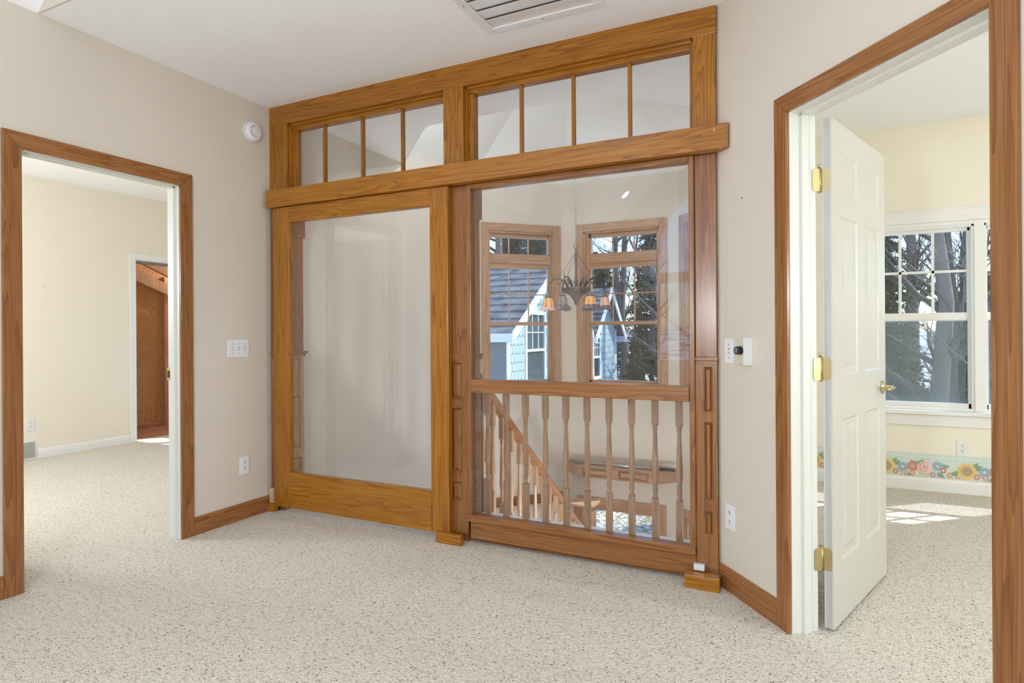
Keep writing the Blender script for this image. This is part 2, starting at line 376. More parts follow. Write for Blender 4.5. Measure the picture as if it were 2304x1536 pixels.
# attic closet behind
m = MB(); m.box(-7.75, -7.66, 3.2, 7.0, -.1, 2.6); sobj('wall_attic', 'strand board attic wall seen in the closet opening', m, OSB)
m = MB(); m.box(-7.7, -6.87, 3.2, 7.0, -.12, 0.0); m.box(-7.66, -7.62, 3.3, 7, 0, .04); sobj('floor', 'reddish boards of the attic floor', m, SUBFL)
m = MB(); m.box(-7.75, -6.87, 3.1, 3.2, -.1, 2.6); m.box(-7.75, -6.77, 7.0, 7.1, -.1, 2.6); m.box(-6.87, -6.77, 5.45, 7.0, -.1, 2.7); m.box(-7.75, -6.87, 3.1, 7.1, 2.6, 2.7)
sobj('wall_attic', 'pine boarding around the attic closet', m, PINE)
at = thing('roof_framing', 'bare pine rafters and studs inside the closet opening', 'framing')
def rafter(x0, x1, y0, z0, y1, z1, h=.14):
    m = MB(); m.add([(x0,y0,z0),(x1,y0,z0),(x1,y1,z1),(x0,y1,z1),(x0,y0,z0+h),(x1,y0,z0+h),(x1,y1,z1+h),(x0,y1,z1+h)],
        [(3,2,1,0),(4,5,6,7),(0,1,5,4),(1,2,6,5),(2,3,7,6),(3,0,4,7)]); return m
obj('rafter', rafter(-7.6, -7.55, 4.1, 2.12, 6.4, 1.25), PINE, at); obj('rafter', rafter(-7.42, -7.36, 4.2, 2.28, 6.4, 1.40), PINE, at)
obj('rafter', rafter(-7.15, -7.09, 4.3, 2.25, 6.4, 1.5), PINE, at)
m = MB(); m.box(-7.66, -7.6, 5.16, 5.24, 0, 1.95); obj('stud', m, PINE, at)
m = MB(); m.box(-7.66, -7.5, 5.5, 5.58, 0, 1.7); obj('stud', m, PINE, at)
# right (yellow) room shell
m = wall(4.1, -.3, 2.78, .14, [(.79, 1.46, .6, 1.97), (1.51, 2.18, .6, 1.97)]); sobj('wall_bedroom_back', 'pale yellow bedroom wall with a twin window', m, [YELLOW, SIDE_SHADE], loc=(-.375, 5.43, 0))
m = MB(); m.box(3.6, 3.72, .3, 5.5, -.3, 2.78); m.box(1.9, 3.7, .3, .39, -.3, 2.78); sobj('wall_bedroom_side', 'pale yellow bedroom side wall', m, YELLOW)
m = MB(); m.box(-.375, -.36, 3.15, 5.43, 0, 2.745); sobj('wall_bedroom_left', 'pale yellow bedroom wall glimpsed past the open door', m, YELLOW)

# ------------------------------------------------------------------ casings and baseboards
def casing(name, label, loc, rot, s0, s1, top, wl=.065, mk=('red',), th=.016, zb=0, mat=None, side=-1):
    """door casing on the -y side of a local wall. s0,s1 = inner edges"""
    t = struct(name, label, loc, rot); y0, y1 = (-th, 0) if side < 0 else side if isinstance(side, tuple) else (0, th)
    V = mat or OAK['red', 'Z']; Hh = mat or OAK['red', 'X']
    def leg(a, b, mit):
        m = MB(); zt = top+wl
        pts = [(a, zb), (b, zb), (b, top if mit == 'b' else zt), (a, zt if mit == 'b' else top)]
        m.add([(x, y, z) for y in (y0, y1) for x, z in pts], [(0,1,2,3),(7,6,5,4),(0,4,5,1),(1,5,6,2),(2,6,7,3),(3,7,4,0)]); return m
    obj('side_casing', leg(s0-wl, s0, 'b'), V, t, bevel=.003); obj('side_casing', leg(s1, s1+wl, 'a'), V, t, bevel=.003)
    m = MB(); pts = [(s0, top), (s1, top), (s1+wl, top+wl), (s0-wl, top+wl)]
    m.add([(x, y, z) for y in (y0, y1) for x, z in pts], [(0,1,2,3),(7,6,5,4),(0,4,5,1),(1,5,6,2),(2,6,7,3),(3,7,4,0)])
    obj('head_casing', m, Hh, t, bevel=.003); return t
def jamb(parent, s0, s1, top, th, stop0, stop1):
    m = MB()
    m.box(s0-.02, s0+.002, 0, th, 0, top+.012); m.box(s1-.002, s1+.02, 0, th, 0, top+.012); m.box(s0-.02, s1+.02, 0, th, top-.002, top+.02)
    m.box(s0, s0+.012, stop0, stop1, 0, top); m.box(s1-.012, s1, stop0, stop1, 0, top); m.box(s0, s1, stop0, stop1, top-.012, top)
    return obj('jamb', m, JAMBW, parent, bevel=.001)
# left doorway local frame: origin (XL,-4.2), x=+Y -> s = Y+4.2
t = casing('trim_1', 'brown oak casing around the left doorway', (XL, -4.2, 0), PI/2, 5.74, 6.534, 2.068, .078)
jamb(t, 5.74, 6.534, 2.068, .1, .035, .07)
m = MB(); m.box(6.523, 6.534, .072, .098, .93, 1.0); m.box(6.5205, 6.523, .078, .092, .945, .985, 1)
obj('strike_plate', m, [BRASS, DARK], t)
t2 = casing('trim_2', 'brown oak casing around the right doorway', (*PD, 0), RD, .509, 1.309, 2.062, .072)
jamb(t2, .509, 1.309, 2.062, .12, .05, .082)
def basebd(name, label, loc, rot, L, mat, h=.105, th=.014):
    m = MB()
    prof = [(0, 0), (-th, 0), (-th, h*.62), (-th*.8, h*.68), (-th*.95, h*.74), (-th*.75, h*.9), (-th*.35, h), (0, h)]
    n = len(prof); v = [(0, y, z) for y, z in prof]+[(L, y, z) for y, z in prof]
    m.add(v, [tuple(range(n)), tuple(range(n, 2*n))[::-1]]+[(i, n+i, n+(i+1) % n, (i+1) % n) for i in range(n)])
    return sobj(name, label, m, mat, loc=loc, rot=rot)
basebd('baseboard_left', 'brown oak baseboard between the left doorway and the sliding panel', (XL, 2.414, 0), PI/2, .555, OAK['red', 'X'])
basebd('baseboard_left', 'brown oak baseboard left of the left doorway', (XL, -1.5, 0), PI/2, 2.96, OAK['red', 'X'])
basebd('baseboard_right', 'brown oak baseboard between the glass partition and the right doorway', (*dg(.02), 0), RD, .415, OAK['red', 'X'])
basebd('baseboard_right', 'brown oak baseboard beyond the right doorway', (*dg(1.383), 0), RD, 1.0, OAK['red', 'X'])
basebd('baseboard_far_left', 'white baseboard on the cream wall', (-6.77, 3.28, 0), PI/2, .9, WHITE, .085)
basebd('baseboard_bedroom', 'white baseboard under the floral border', (-.36, 5.43, 0), 0, 3.9, WHITE, .095, .018)
# closet casing (white)
t = casing('trim_3', 'white casing of the closet opening in the cream wall', (-6.77, -.5, 0), PI/2, 4.752, 5.54, 2.04, .07, mat=WHITE)
m = MB(); m.box(4.735, 4.755, 0, .1, 0, 2.05); m.box(5.537, 5.557, 0, .1, 0, 2.05); m.box(4.735, 5.55, 0, .1, 2.03, 2.05); m.box(4.76, 5.53, .03, .07, 2.0, 2.03, 1)
obj('jamb', m, [WHITE, PLSHADE], t)
# left room window
def simple_window(name, label, loc, rot, s0, s1, z0, z1):
    t = struct(name, label, loc, rot); f = MB(); a = .05
    f.box(s0, s0+a, .02, .09, z0, z1); f.box(s1-a, s1, .02, .09, z0, z1); f.box(s0, s1, .02, .09, z0, z0+a); f.box(s0, s1, .02, .09, z1-a, z1)
    f.box(s0, s1, .03, .08, (z0+z1)/2-.02, (z0+z1)/2+.02); f.box((s0+s1)/2-.04, (s0+s1)/2+.04, .02, .09, z0, z1)
    obj('window_frame', f, WHITE, t); g = MB(); g.box(s0+.02, s1-.02, .055, .058, z0+.02, z1-.02); obj('pane', g, WGLASS, t); return t
simple_window('window_7', 'white window of the cream room, out of view', (-6.87, 5.35, 0), 0, 1.0, 2.3, .8, 2.1)

# ------------------------------------------------------------------ the oak partition
FY = 3.0
TR = struct('trim_4', 'honey oak top board and posts framing the transom windows')
m = MB(); m.box(-3.303, -.385, FY, 3.12, 2.612, 2.74); obj('top_board', m, OAK['hon', 'X'], TR, bevel=.002)
def post(x0, x1, z0, z1, y0=FY, y1=3.12, name='post', k='hon', par=TR):
    m = MB(); m.box(x0, x1, y0, y1, z0, z1); return obj(name, m, OAK[k, 'Z'], par, bevel=.002)
post(-3.303, -3.145, 2.045, 2.612); post(-1.904, -1.769, 2.045, 2.612); post(-.493, -.388, 2.045, 2.612)
m = MB(); m.box(-3.303, -.385, 3.025, 3.15, 2.04, 2.12); obj('sill_board', m, OAK['hon', 'X'], TR)
def transom(name, label, x0, x1, muls, gx0, gx1):
    t = struct(name, label); f = MB(); H_ = OAK['hon', 'X']; V_ = OAK['hon', 'Z']
    zt = 2.612; zb = 2.12
    f = MB(); f.box(x0, x1, 3.045, 3.10, zt-.038, zt); f.box(x0, x1, 3.025, 3.10, zt-.014, zt); f.box(x0, x1, 3.045, 3.10, zb, zb+.05); obj('window_frame', f, H_, t, bevel=.002)
    f = MB()
    for a, b in ((x0, gx0), (gx1, x1)): f.box(a, b, 3.045, 3.10, zb, zt-.03)
    f.box(x0, x0+.012, 3.025, 3.1, zb, zt); f.box(x1-.012, x1, 3.025, 3.1, zb, zt)
    obj('window_frame', f, V_, t, bevel=.002)
    for x in muls:
        f = MB(); f.box(x-.009, x+.009, 3.062, 3.088, zb, zt-.03); obj('muntin', f, V_, t, bevel=.002)
    g = MB(); g.box(gx0-.005, gx1+.005, 3.073, 3.077, zb+.01, zt-.03); obj('pane', g, GLASS, t)
transom('window_1', 'left oak transom window of four panes above the sliding panel', -3.145, -1.904, (-2.873, -2.556, -2.244), -3.11, -1.93)
transom('window_2', 'right oak transom window of four panes above the fixed glass', -1.769, -.493, (-1.434, -1.126, -.819), -1.727, -.515)
HB = tag(empty('header_board'), 'long honey oak header board projecting across the whole glass partition', 'beam')
m = MB(); m.box(-3.262, -.325, 2.93, 2.999, 2.041, 2.155); obj('board', m, OAK['hon', 'X'], HB, bevel=.002)
m = MB(); m.lathe([(.0001, 0), (.005, 0), (.006, -.002), (.0001, -.002)], 10, M=Matrix.Translation((-.385, 2.93, 2.128)) @ Matrix.Rotation(-PI/2, 4, 'X')); 
obj('screw_plug', m, PINE, HB)
# left sliding panel
D3 = struct('door_1', 'large honey oak sliding glass panel on the left')
y0, y1 = 2.955, 2.997
def pan(nm, x0, x1, z0, z1, ax, k='hon'):
    m = MB(); m.box(x0, x1, y0, y1, z0, z1); return obj(nm, m, OAK[k, ax], D3, bevel=.003)
pan('stile', -3.225, -3.087, .047, 2.039, 'Z'); pan('stile', -1.973, -1.85, .047, 2.039, 'Z')
pan('bottom_rail', -3.087, -1.973, .047, .281, 'X'); pan('top_rail', -3.087, -1.973, 1.935, 2.039, 'X')
m = MB(); m.box(-3.095, -1.965, 2.972, 2.977, .275, 1.94); obj('pane', m, GLASS, D3)
# columns
def raised(m, x0, x1, z0, z1, y=0, d=.012, M=None):
    """raised field panel in a recess, facing -y"""
    a = .012
    m.add([(x0,y,z0),(x1,y,z0),(x1,y,z1),(x0,y,z1),(x0+a,y+d,z0+a),(x1-a,y+d,z0+a),(x1-a,y+d,z1-a),(x0+a,y+d,z1-a)],
          [(0,1,5,4),(1,2,6,5),(2,3,7,6),(3,0,4,7)], M=M)
    b = min(.03, (x1-x0)*.33)
    m.add([(x0+a,y+d,z0+a),(x1-a,y+d,z0+a),(x1-a,y+d,z1-a),(x0+a,y+d,z1-a),(x0+b,y+.003,z0+b),(x1-b,y+.003,z0+b),(x1-b,y+.003,z1-b),(x0+b,y+.003,z1-b)],
          [(0,1,5,4),(1,2,6,5),(2,3,7,6),(3,0,4,7),(4,5,6,7)], M=M)
RZS = [(.226, .341), (.392, .767), (.813, 1.03)]
def faced(x0, x1, px0, px1, M, z0=.05, z1=1.06):
    """front face of a paneled column with three raised panels"""
    m = MB(); zs = [z0]+[q for r in RZS for q in r]+[z1]
    for a, b in ((x0, px0), (px1, x1)):
        if b > a: m.add([(a,0,z0),(b,0,z0),(b,0,z1),(a,0,z1)], [(0,1,2,3)], M=M)
    for i in range(0, len(zs), 2): m.add([(px0,0,zs[i]),(px1,0,zs[i]),(px1,0,zs[i+1]),(px0,0,zs[i+1])], [(0,1,2,3)], M=M)
    for a, b in RZS: raised(m, px0, px1, a, b, M=M)
    return m
def column(label, x0, x1, f0, f1, k, reveal=None, capk='red', yb=3.15):
    t = thing('paneled_column', label, 'column', (0, 0, 0))
    m = MB(); m.box(x0, x1-(.016 if reveal else 0), 3.02, yb, .0, 1.06); m.box(x0, x0+.001, 3.005, 3.15, .05, 1.06)
    obj('core', m, OAK[k, 'Z'], t)
    obj('raised_panels', faced(x0, x1, f0, f1, Matrix.Translation((0, 3.002, 0))), OAK[k, 'Z'], t)
    m = MB(); m.box(x0, x1, 3.002, yb-.001, 1.074, 2.04); obj('upper_shaft', m, OAK[k, 'Z'], t, bevel=.003)
    m = MB(); m.box(x0-.004, x1+.004, 2.996, yb+.035, 1.058, 1.076); m.box(x0, x1+.002, 3.0, yb+.016, 1.04, 1.06)
    obj('cap_moulding', m, OAK[capk, 'X'], t, bevel=.003)
    m = MB(); m.box(x0+.004, x1+.012, 3.06, yb+.008, 1.865, 2.04); obj('capital_block', m, OAK[k, 'X'], t, bevel=.002)
    if reveal:
        X, s = reveal   # panels on a side face at X, normal along s
        M = Matrix.Translation((X, 3.022 if s > 0 else 3.148, 0)) @ Matrix.Rotation(s*PI/2, 4, 'Z')
        wq = yb-3.024; obj('raised_panels', faced(0, wq, .03, wq-.022, M), OAK['pnk', 'Z'], t)
    return t
column('paneled oak column at the left wall behind the sliding panel', -3.303, -3.19, -3.29, -3.23, 'red', (-3.1885, 1), yb=3.19)
column('paneled oak column between the sliding panel and the fixed glass', -1.90, -1.748, -1.874, -1.79, 'red', (-1.7465, 1))
column('paneled oak column at the right end of the glass partition', -.488, -.389, -.452, -.410, 'red')
# right fixed glass frame
D4 = struct('window_3', 'fixed oak framed glass with a mid rail above the balusters')
def fb(nm, x0, x1, z0, z1, ax, yy=(2.985, 3.035), k='red'):
    m = MB(); m.box(x0, x1, yy[0], yy[1], z0, z1); return obj(nm, m, OAK[k, ax], D4, bevel=.003)
fb('stile', -1.746, -1.718, .13, 2.039, 'Z'); fb('stile', -.515, -.489, .13, 2.039, 'Z')
fb('top_rail', -1.718, -.515, 2.012, 2.039, 'X'); fb('mid_rail', -1.718, -.515, .861, .935, 'X', (2.975, 3.035))
fb('bottom_rail', -1.746, -.489, .13, .168, 'X', (2.975, 3.035)); fb('base_board', -1.735, -.489, .03, .13, 'X', (2.995, 3.05))
m = MB(); m.box(-1.72, -.513, 3.008, 3.012, .165, .865); obj('pane', m, GLASS, D4)
m = MB(); m.box(-1.72, -.513, 3.008, 3.012, .932, 2.015); obj('pane', m, GLASS, D4)
m = MB(); m.box(-1.9, -.389, 3.05, 3.19, 0, .03); obj('threshold', m, OAK['red', 'X'], D4)
# small floor blocks
def block(label, x0, x1, y0, y1, z1, mat=None, nm='floor_guide', cat='floor guide', z0=0):
    m = MB(); m.box(x0, x1, y0, y1, z0, z1); return tag(obj(nm, m, mat or OAK['hon', 'X'], bevel=.002), label, cat)
block('small oak floor guide block under the centre column', -1.925, -1.757, 2.925, 2.955, .06)
block('small oak floor guide block under the right column', -.53, -.372, 2.905, 2.968, .062)
block('tiny oak floor guide block in the left corner below the sliding panel', -3.292, -3.232, 2.955, 2.995, .055)
block('small white shim lying on the right column floor guide', -.497, -.447, 2.965, 2.995, .093, PLAST, 'shim', 'shim', .066)
block('pale wood shim standing in the left corner beside the sliding panel', -3.285, -3.245, 2.965, 2.99, .155, PINE, 'shim', 'shim', .057)

# ------------------------------------------------------------------ wall fittings
def plate(w_, h, t=.006):
    m = MB(); m.box(-w_/2, w_/2, -t, 0, -h/2, h/2); return m
def switchplate(label, loc, rot, n):
    t = thing('light_switch', label, 'light switch', loc, rot); w_ = .07+.046*(n-1)
    obj('plate', plate(w_, .114), PLAST, t, bevel=.002)
    for i in range(n):
        x = (i-(n-1)/2)*.046
        m = MB(); m.box(x-.005, x+.005, -.0062, -.0055, -.012, .012, 1); m.add([(x-.004,-.006,-.009),(x+.004,-.006,-.009),(x+.004,-.006,.004),(x-.004,-.006,.004),(x-.004,-.016,.006),(x+.004,-.016,.006),(x+.004,-.014,.010),(x-.004,-.014,.010)], [(0,1,5,4),(1,2,6,5),(2,3,7,6),(3,0,4,7),(4,5,6,7)], 0)
        m.lathe([(.0001, 0), (.003, 0), (.003, .001), (.0001, .001)], 8, m=1, M=Matrix.Translation((x, -.006, .03)) @ Matrix.Rotation(PI/2, 4, 'X'))
        m.lathe([(.0001, 0), (.003, 0), (.003, .001), (.0001, .001)], 8, m=1, M=Matrix.Translation((x, -.006, -.03)) @ Matrix.Rotation(PI/2, 4, 'X'))
        obj('toggle', m, [PLAST, PLSHADE], t)
    return t
def outlet(label, loc, rot, mat=PLAST):
    t = thing('wall_outlet', label, 'outlet', loc, rot); obj('plate', plate(.07, .114), mat, t, bevel=.002)
    for s in (-1, 1):
        m = MB(); z = s*.02
        m.lathe([(.0001, 0), (.016, 0), (.015, .0015), (.0001, .0015)], 16, M=Matrix.Translation((0, -.006, z)) @ Matrix.Rotation(PI/2, 4, 'X'), smooth=False)
        for x in (-.006, .006): m.box(x-.0012, x+.0012, -.0085, -.0075, z, z+.008, 1)
        m.box(-.002, .002, -.0085, -.0075, z-.009, z-.005, 1)
        obj('socket', m, [mat, DARK], t)
    return t
switchplate('white three-gang light switch on the left wall', (XL, 2.738, 1.106), PI/2, 3)
outlet('white outlet low on the left wall under the switches', (XL, 2.778, .345), PI/2)
switchplate('white single light switch on the angled right wall beside the partition', (*dg(.102), 1.107), RD, 1)
outlet('white outlet low on the angled right wall', (*dg(.102), .342), RD)
outlet('white outlet on the cream wall of the left room', (-6.77, 3.222, .333), PI/2)
outlet('white outlet on the yellow wall above the floral border', (1.005, 5.43, .33), 0)
# dimmer with knob
t = thing('fan_control', 'ivory wall control with a round black knob on the angled wall', 'wall control', (*dg(.225), 1.11), RD)
m = MB(); m.box(-.045, .012, -.02, 0, -.057, .058); obj('cover', m, IVORY, t, bevel=.004)
m = MB(); m.box(.014, .045, -.026, 0, -.06, .058); obj('side_cover', m, PLAST, t, bevel=.001)
m = MB(); m.lathe([(.0001, 0), (.019, 0), (.018, .024), (.0165, .026), (.0001, .026)], 24, M=Matrix.Translation((-.012, -.02, .003)) @ Matrix.Rotation(PI/2, 4, 'X'))
kn = obj('knob', m, DARK, t); m = MB(); m.lathe([(.0001, 0), (.015, 0), (.015, .001), (.0001, .001)], 20, M=Matrix.Translation((-.012, -.0462, .003)) @ Matrix.Rotation(PI/2, 4, 'X')); obj('dial_face', m, PLSHADE, kn)
# smoke detector
t = thing('smoke_detector', 'round white smoke detector high on the left wall', 'smoke detector', (XL, 2.853, 2.535), PI/2)
MX = Matrix.Rotation(PI/2, 4, 'X')
m = MB(); m.lathe([(.0001, 0), (.07, 0), (.07, .014), (.0001, .014)], 32, M=MX); obj('base', m, PLAST, t)
m = MB(); m.lathe([(.066, .014), (.062, .03), (.05, .036), (.0001, .037)], 32, M=MX); obj('cover', m, PLAST, t)
m = MB()
for a0, a1 in ((100, 170), (185, 240), (250, 285)):
    for a in range(a0, a1, 6):
        A = math.radians(a); m.box(-.003, .003, -.0378, -.034, -.0012, .0012, M=Matrix.Rotation(-A, 4, 'Y') @ Matrix.Translation((.034, 0, 0)) @ Matrix.Rotation(PI/2, 4, 'Y'))
obj('vent_slots', m, DARK, t)
# small nail holes / hooks
def nailhole(label, loc, rot):
    m = MB(); m.lathe([(.0001, 0), (.005, 0), (.005, .0015), (.0001, .0015)], 10, M=MX); return tag(obj('wall_anchor', m, PLSHADE, loc=loc, rot=rot), label, 'wall anchor')
nailhole('small grey wall anchor on the angled right wall', (*dg(.199), 1.791), RD)
nailhole('small grey wall anchor on the cream wall', (-6.77, 3.35, 1.681), PI/2)
# floor register in left room
t = thing('vent_register', 'white louvred register low on the cream wall', 'vent', (-6.775, 3.07, 0), PI/2)
m = MB(); m.box(-.2, .205, -.012, 0, 0, .185); obj('frame', m, WHITE, t, bevel=.002)
m = MB()
for i in range(12): m.box(-.185, .19, -.016, -.0125, .018+i*.0128, .0225+i*.0128)
obj('louvres', m, PLSHADE, t)
# ceiling shutter vent
t = thing('ceiling_shutter', 'glossy white louvred fan shutter set in the ceiling', 'ceiling vent', (-1.467, 2.758, 2.74), 0)
L_, W_ = .62, .72
m = MB(); b_ = .048
for q in ((0, L_, -b_, 0), (0, L_, -W_, -W_+b_), (0, b_, -W_+b_, -b_), (L_-b_, L_, -W_+b_, -b_)): m.box(q[0], q[1], q[2], q[3], -.012, 0)
obj('frame', m, GLOSSW, t, bevel=.004)
m = MB(); m.box(.02, L_-.02, -W_+.02, -.02, -.0012, -.0002); obj('gap_shade', m, PLSHADE, t)  # flat grey sheet stands in for the shade between the louvres
for i in range(7):
    m = MB(); ya = -b_-.003-i*.089; yb = ya-.0872
    m.add([(b_+.003, ya, -.004), (L_-b_-.003, ya, -.004), (L_-b_-.003, yb, -.013), (b_+.003, yb, -.013), (b_+.003, ya, -.0025), (L_-b_-.003, ya, -.0025), (L_-b_-.003, yb, -.0115), (b_+.003, yb, -.0115)],
          [(0,1,2,3),(7,6,5,4),(0,4,5,1),(2,6,7,3)]); obj('louvre', m, GLOSSW, t)
for x, y in ((.31, -.024), (.024, -.3), (L_-.024, -.3)):
    m = MB(); m.lathe([(.0001, -.0135), (.004, -.0135), (.004, -.012), (.0001, -.012)], 8, c=(x, y)); obj('screw', m, PLSHADE, t)

# ------------------------------------------------------------------ six panel doors
def six_panel(W=.785, z0=.012, z1=2.045, th=.035):
    m = MB(); st = .108; pw = .232; mu = W-2*st-2*pw
    cols = [(st, st+pw), (st+pw+mu, W-st)]; rows = [(.26, .835), (1.013, 1.668), (1.755, 1.93)]
    m.box(0, W, .006, th-.006, z0, z1)
    for face in (0, 1):
        M = Matrix.Identity(4) if face == 0 else (Matrix.Translation((W, th, 0)) @ Matrix.Rotation(PI, 4, 'Z'))
        xs = [0]+[q for c_ in cols for q in c_]+[W]
        for i in range(0, 6, 2): m.add([(xs[i],0,z0),(xs[i+1],0,z0),(xs[i+1],0,z1),(xs[i],0,z1)], [(0,1,2,3)], M=M)
        zs = [z0]+[q for r in rows for q in r]+[z1]
        for c0, c1 in cols:
            for i in range(0, 8, 2): m.add([(c0,0,zs[i]),(c1,0,zs[i]),(c1,0,zs[i+1]),(c0,0,zs[i+1])], [(0,1,2,3)], M=M)
            for r0, r1 in rows:
                a, d = .016, .010; b = .052
                q0 = [(c0,0,r0),(c1,0,r0),(c1,0,r1),(c0,0,r1)]; q1 = [(c0+a,d,r0+a),(c1-a,d,r0+a),(c1-a,d,r1-a),(c0+a,d,r1-a)]
                q2 = [(c0+b,.0015,r0+b),(c1-b,.0015,r0+b),(c1-b,.0015,r1-b),(c0+b,.0015,r1-b)]
                F = [(0,1,5,4),(1,2,6,5),(2,3,7,6),(3,0,4,7)]
                m.add(q0+q1, F, M=M); m.add(q1+q2, F+[(4,5,6,7)], M=M)
    for x in (0, W): m.add([(x,0,z0),(x,th,z0),(x,th,z1),(x,0,z1)], [(0,1,2,3)])
    m.add([(0,0,z1),(W,0,z1),(W,th,z1),(0,th,z1)], [(0,1,2,3)]); m.add([(0,0,z0),(W,0,z0),(W,th,z0),(0,th,z0)], [(0,1,2,3)])
    return m
def hinge(parent, z, jamb_dir, wj):
    """knuckle at local (-.012,.044); leaf on door end face and on jamb"""
    t = MB(); cx, cy = -.006, .043
    t.lathe([(.0001, z-.05), (.006, z-.05), (.006, z+.05), (.0001, z+.05)], 12, c=(cx, cy))
    t.lathe([(.0001, z+.05), (.0045, z+.05), (.004, z+.056), (.0065, z+.062), (.0001, z+.066)], 10, c=(cx, cy))
    for k in (-.03, -.01, .01, .03): t.lathe([(.0001, z+k-.001), (.0066, z+k-.001), (.0066, z+k+.001), (.0001, z+k+.001)], 12, c=(cx, cy))
    def leaf(M, w_):
        r = .012; pts = [(0, -.045), (w_-r, -.045)]+[(w_-r+r*math.sin(a), -.045+r-r*math.cos(a)) for a in (.5, 1.1, PI/2)]
        pts += [(w_-r+r*math.cos(a), .045-r+r*math.sin(a)) for a in (0, .5, 1.1)]+[(w_-r, .045), (0, .045)]
        n = len(pts); v = [(x, 0, y) for x, y in pts]+[(x, -.002, y) for x, y in pts]
        t.add(v, [tuple(range(n)), tuple(range(n, 2*n))[::-1]]+[(i, n+i, n+(i+1) % n, (i+1) % n) for i in range(n)], 0, False, M)
        for q in ((.3, -.032), (.55, 0), (.3, .032)):
            t.lathe([(.0001, 0), (.004, 0), (.0035, .0008), (.0001, .0008)], 8, m=1, M=M @ Matrix.Translation((w_*(q[0]+.3), -.002, q[1])) @ Matrix.Rotation(PI/2, 4, 'X'))
    leaf(Matrix.Translation((-.0005, .041, z)) @ Matrix.Rotation(-PI/2, 4, 'Z') @ Matrix.Scale(-1, 4, (0, 1, 0)) @ Matrix.Translation((0, 0, 0)), .036)
    leaf(Matrix.Translation((cx+.0045*math.cos(RD-hd), cy+.0045*math.sin(RD-hd), z)) @ Matrix.Rotation(jamb_dir, 4, 'Z'), wj)
    return obj('hinge', t, [BRASS, PLSHADE], parent)
def lever(parent, x, z, side):
    y = 0 if side < 0 else .035; s = side
    Mx = Matrix.Translation((x, y, z)) @ (Matrix.Rotation(PI/2, 4, 'X') if side < 0 else Matrix.Rotation(-PI/2, 4, 'X'))
    m = MB(); m.lathe([(.0001, 0), (.032, 0), (.031, .006), (.014, .01), (.0115, .014), (.0115, .04), (.0001, .042)], 24, M=Mx)
    h = obj('handle', m, BRASS, parent)
    m = MB(); yy = y+s*.045; m.tube([(x+.008, yy, z), (x-.03, yy, z+.003), (x-.07, yy+s*.006, z), (x-.105, yy+s*.002, z-.003)], [.010, .009, .0075, .006], 10)
    obj('lever', m, BRASS, h)
hd = math.atan2(.948, .32)
D2 = struct('door_2', 'white six-panel door standing open into the yellow bedroom', (.085, 2.717, 0), hd)
obj('door_slab', six_panel(), DOORW, D2)
# leaf on jamb runs toward -ND seen locally
jl = math.atan2(-ND[1], -ND[0])-hd
for z in (1.80, 1.045, .285): hinge(D2, z, jl, .036)
lever(D2, .725, .925, -1); lever(D2, .725, .925, 1)
D5 = struct('door_3', 'white six-panel door opened into the cream room, mirrored in the sliding glass', (-3.43, 1.565, 0), math.radians(176))
obj('door_slab', six_panel(.765), DOORW, D5); lever(D5, .70, .925, -1); lever(D5, .70, .925, 1)

# ------------------------------------------------------------------ bay windows
def bay_window(name, label, p0, a, s0, s1, g0, g1, k='pnk', low=False):
    """s0,s1 opening; g0,g1 glass"""
    t = struct(name, label, (*p0, 0), a); V_, H_ = OAK[k, 'Z'], OAK[k, 'X']
    cw = .085; zb, zt = (-2.3, -.745) if low else (.60, 2.33)
    th = .016
    m = MB(); m.box(s0-cw, s0, -th, 0, zb-.06, zt+cw); obj('side_casing', m, V_, t, bevel=.003)
    m = MB(); m.box(s1, s1+cw, -th, 0, zb-.06, zt+cw); obj('side_casing', m, V_, t, bevel=.003)
    m = MB(); m.box(s0, s1, -th, 0, zt, zt+cw); m.box(s0, s1, -th, 0, zb-.06, zb); obj('head_casing', m, H_, t, bevel=.003)
    m = MB()
    m.box(s0, s0+.02, -.002, .12, zb, zt); m.box(s1-.02, s1, -.002, .12, zb, zt); m.box(s0, g0, .045, .085, zb, zt); m.box(g1, s1, .045, .085, zb, zt)
    m.box(s0+.02, (s0+.02+g0)/2, .025, .1, zb, zt); m.box((s1-.02+g1)/2, s1-.02, .025, .1, zb, zt)
    obj('frame_sides', m, V_, t, bevel=.002)
    m = MB(); m.box(s0, s1, -.002, .12, zt-.02, zt); m.box(s0, s1, 0, .12, zb, zb+.03)
    if low:
        m.box(s0, s1, .045, .085, zt-.07, zt); obj('frame_rails', m, H_, t, bevel=.002)
        g = MB(); g.box(g0, g1, .062, .065, zb+.03, zt-.07); obj('pane', g, WGLASS, t); return t
    m.box(s0, s1, .045, .085, 2.262, zt); m.box(s0, s1, .03, .1, 1.975, 2.07); m.box(s0, s1, .05, .08, 2.05, 2.085); m.box(s0, s1, .05, .08, 1.915, 1.98)
    m.box(s0, s1, .04, .09, 1.275, 1.315); m.box(s0, s1, .045, .085, .60, .655)
    obj('frame_rails', m, H_, t, bevel=.002)
    for nm, a0, a1 in (('transom_pane', 2.085, 2.262), ('upper_pane', 1.315, 1.915), ('lower_pane', .655, 1.275)):
        g = MB(); g.box(g0, g1, .062, .065, a0, a1); obj(nm, g, WGLASS, t)
    mm = MB(); w3 = (g1-g0)/3; q = .006
    for i in (1, 2):
        mm.box(g0+w3*i-q, g0+w3*i+q, .055, .072, 2.085, 2.262); mm.box(g0+w3*i-q, g0+w3*i+q, .055, .072, 1.315, 1.915)
    mm.box(g0, g1, .056, .071, 1.62, 1.632)
    obj('muntins', mm, OAK[k, 'Z'], t); return t
bay_window('window_4', 'oak bay window left of the chandelier looking at a shingled dormer', (-3.305, 5.795), aA, .175, .96, .205, .905)
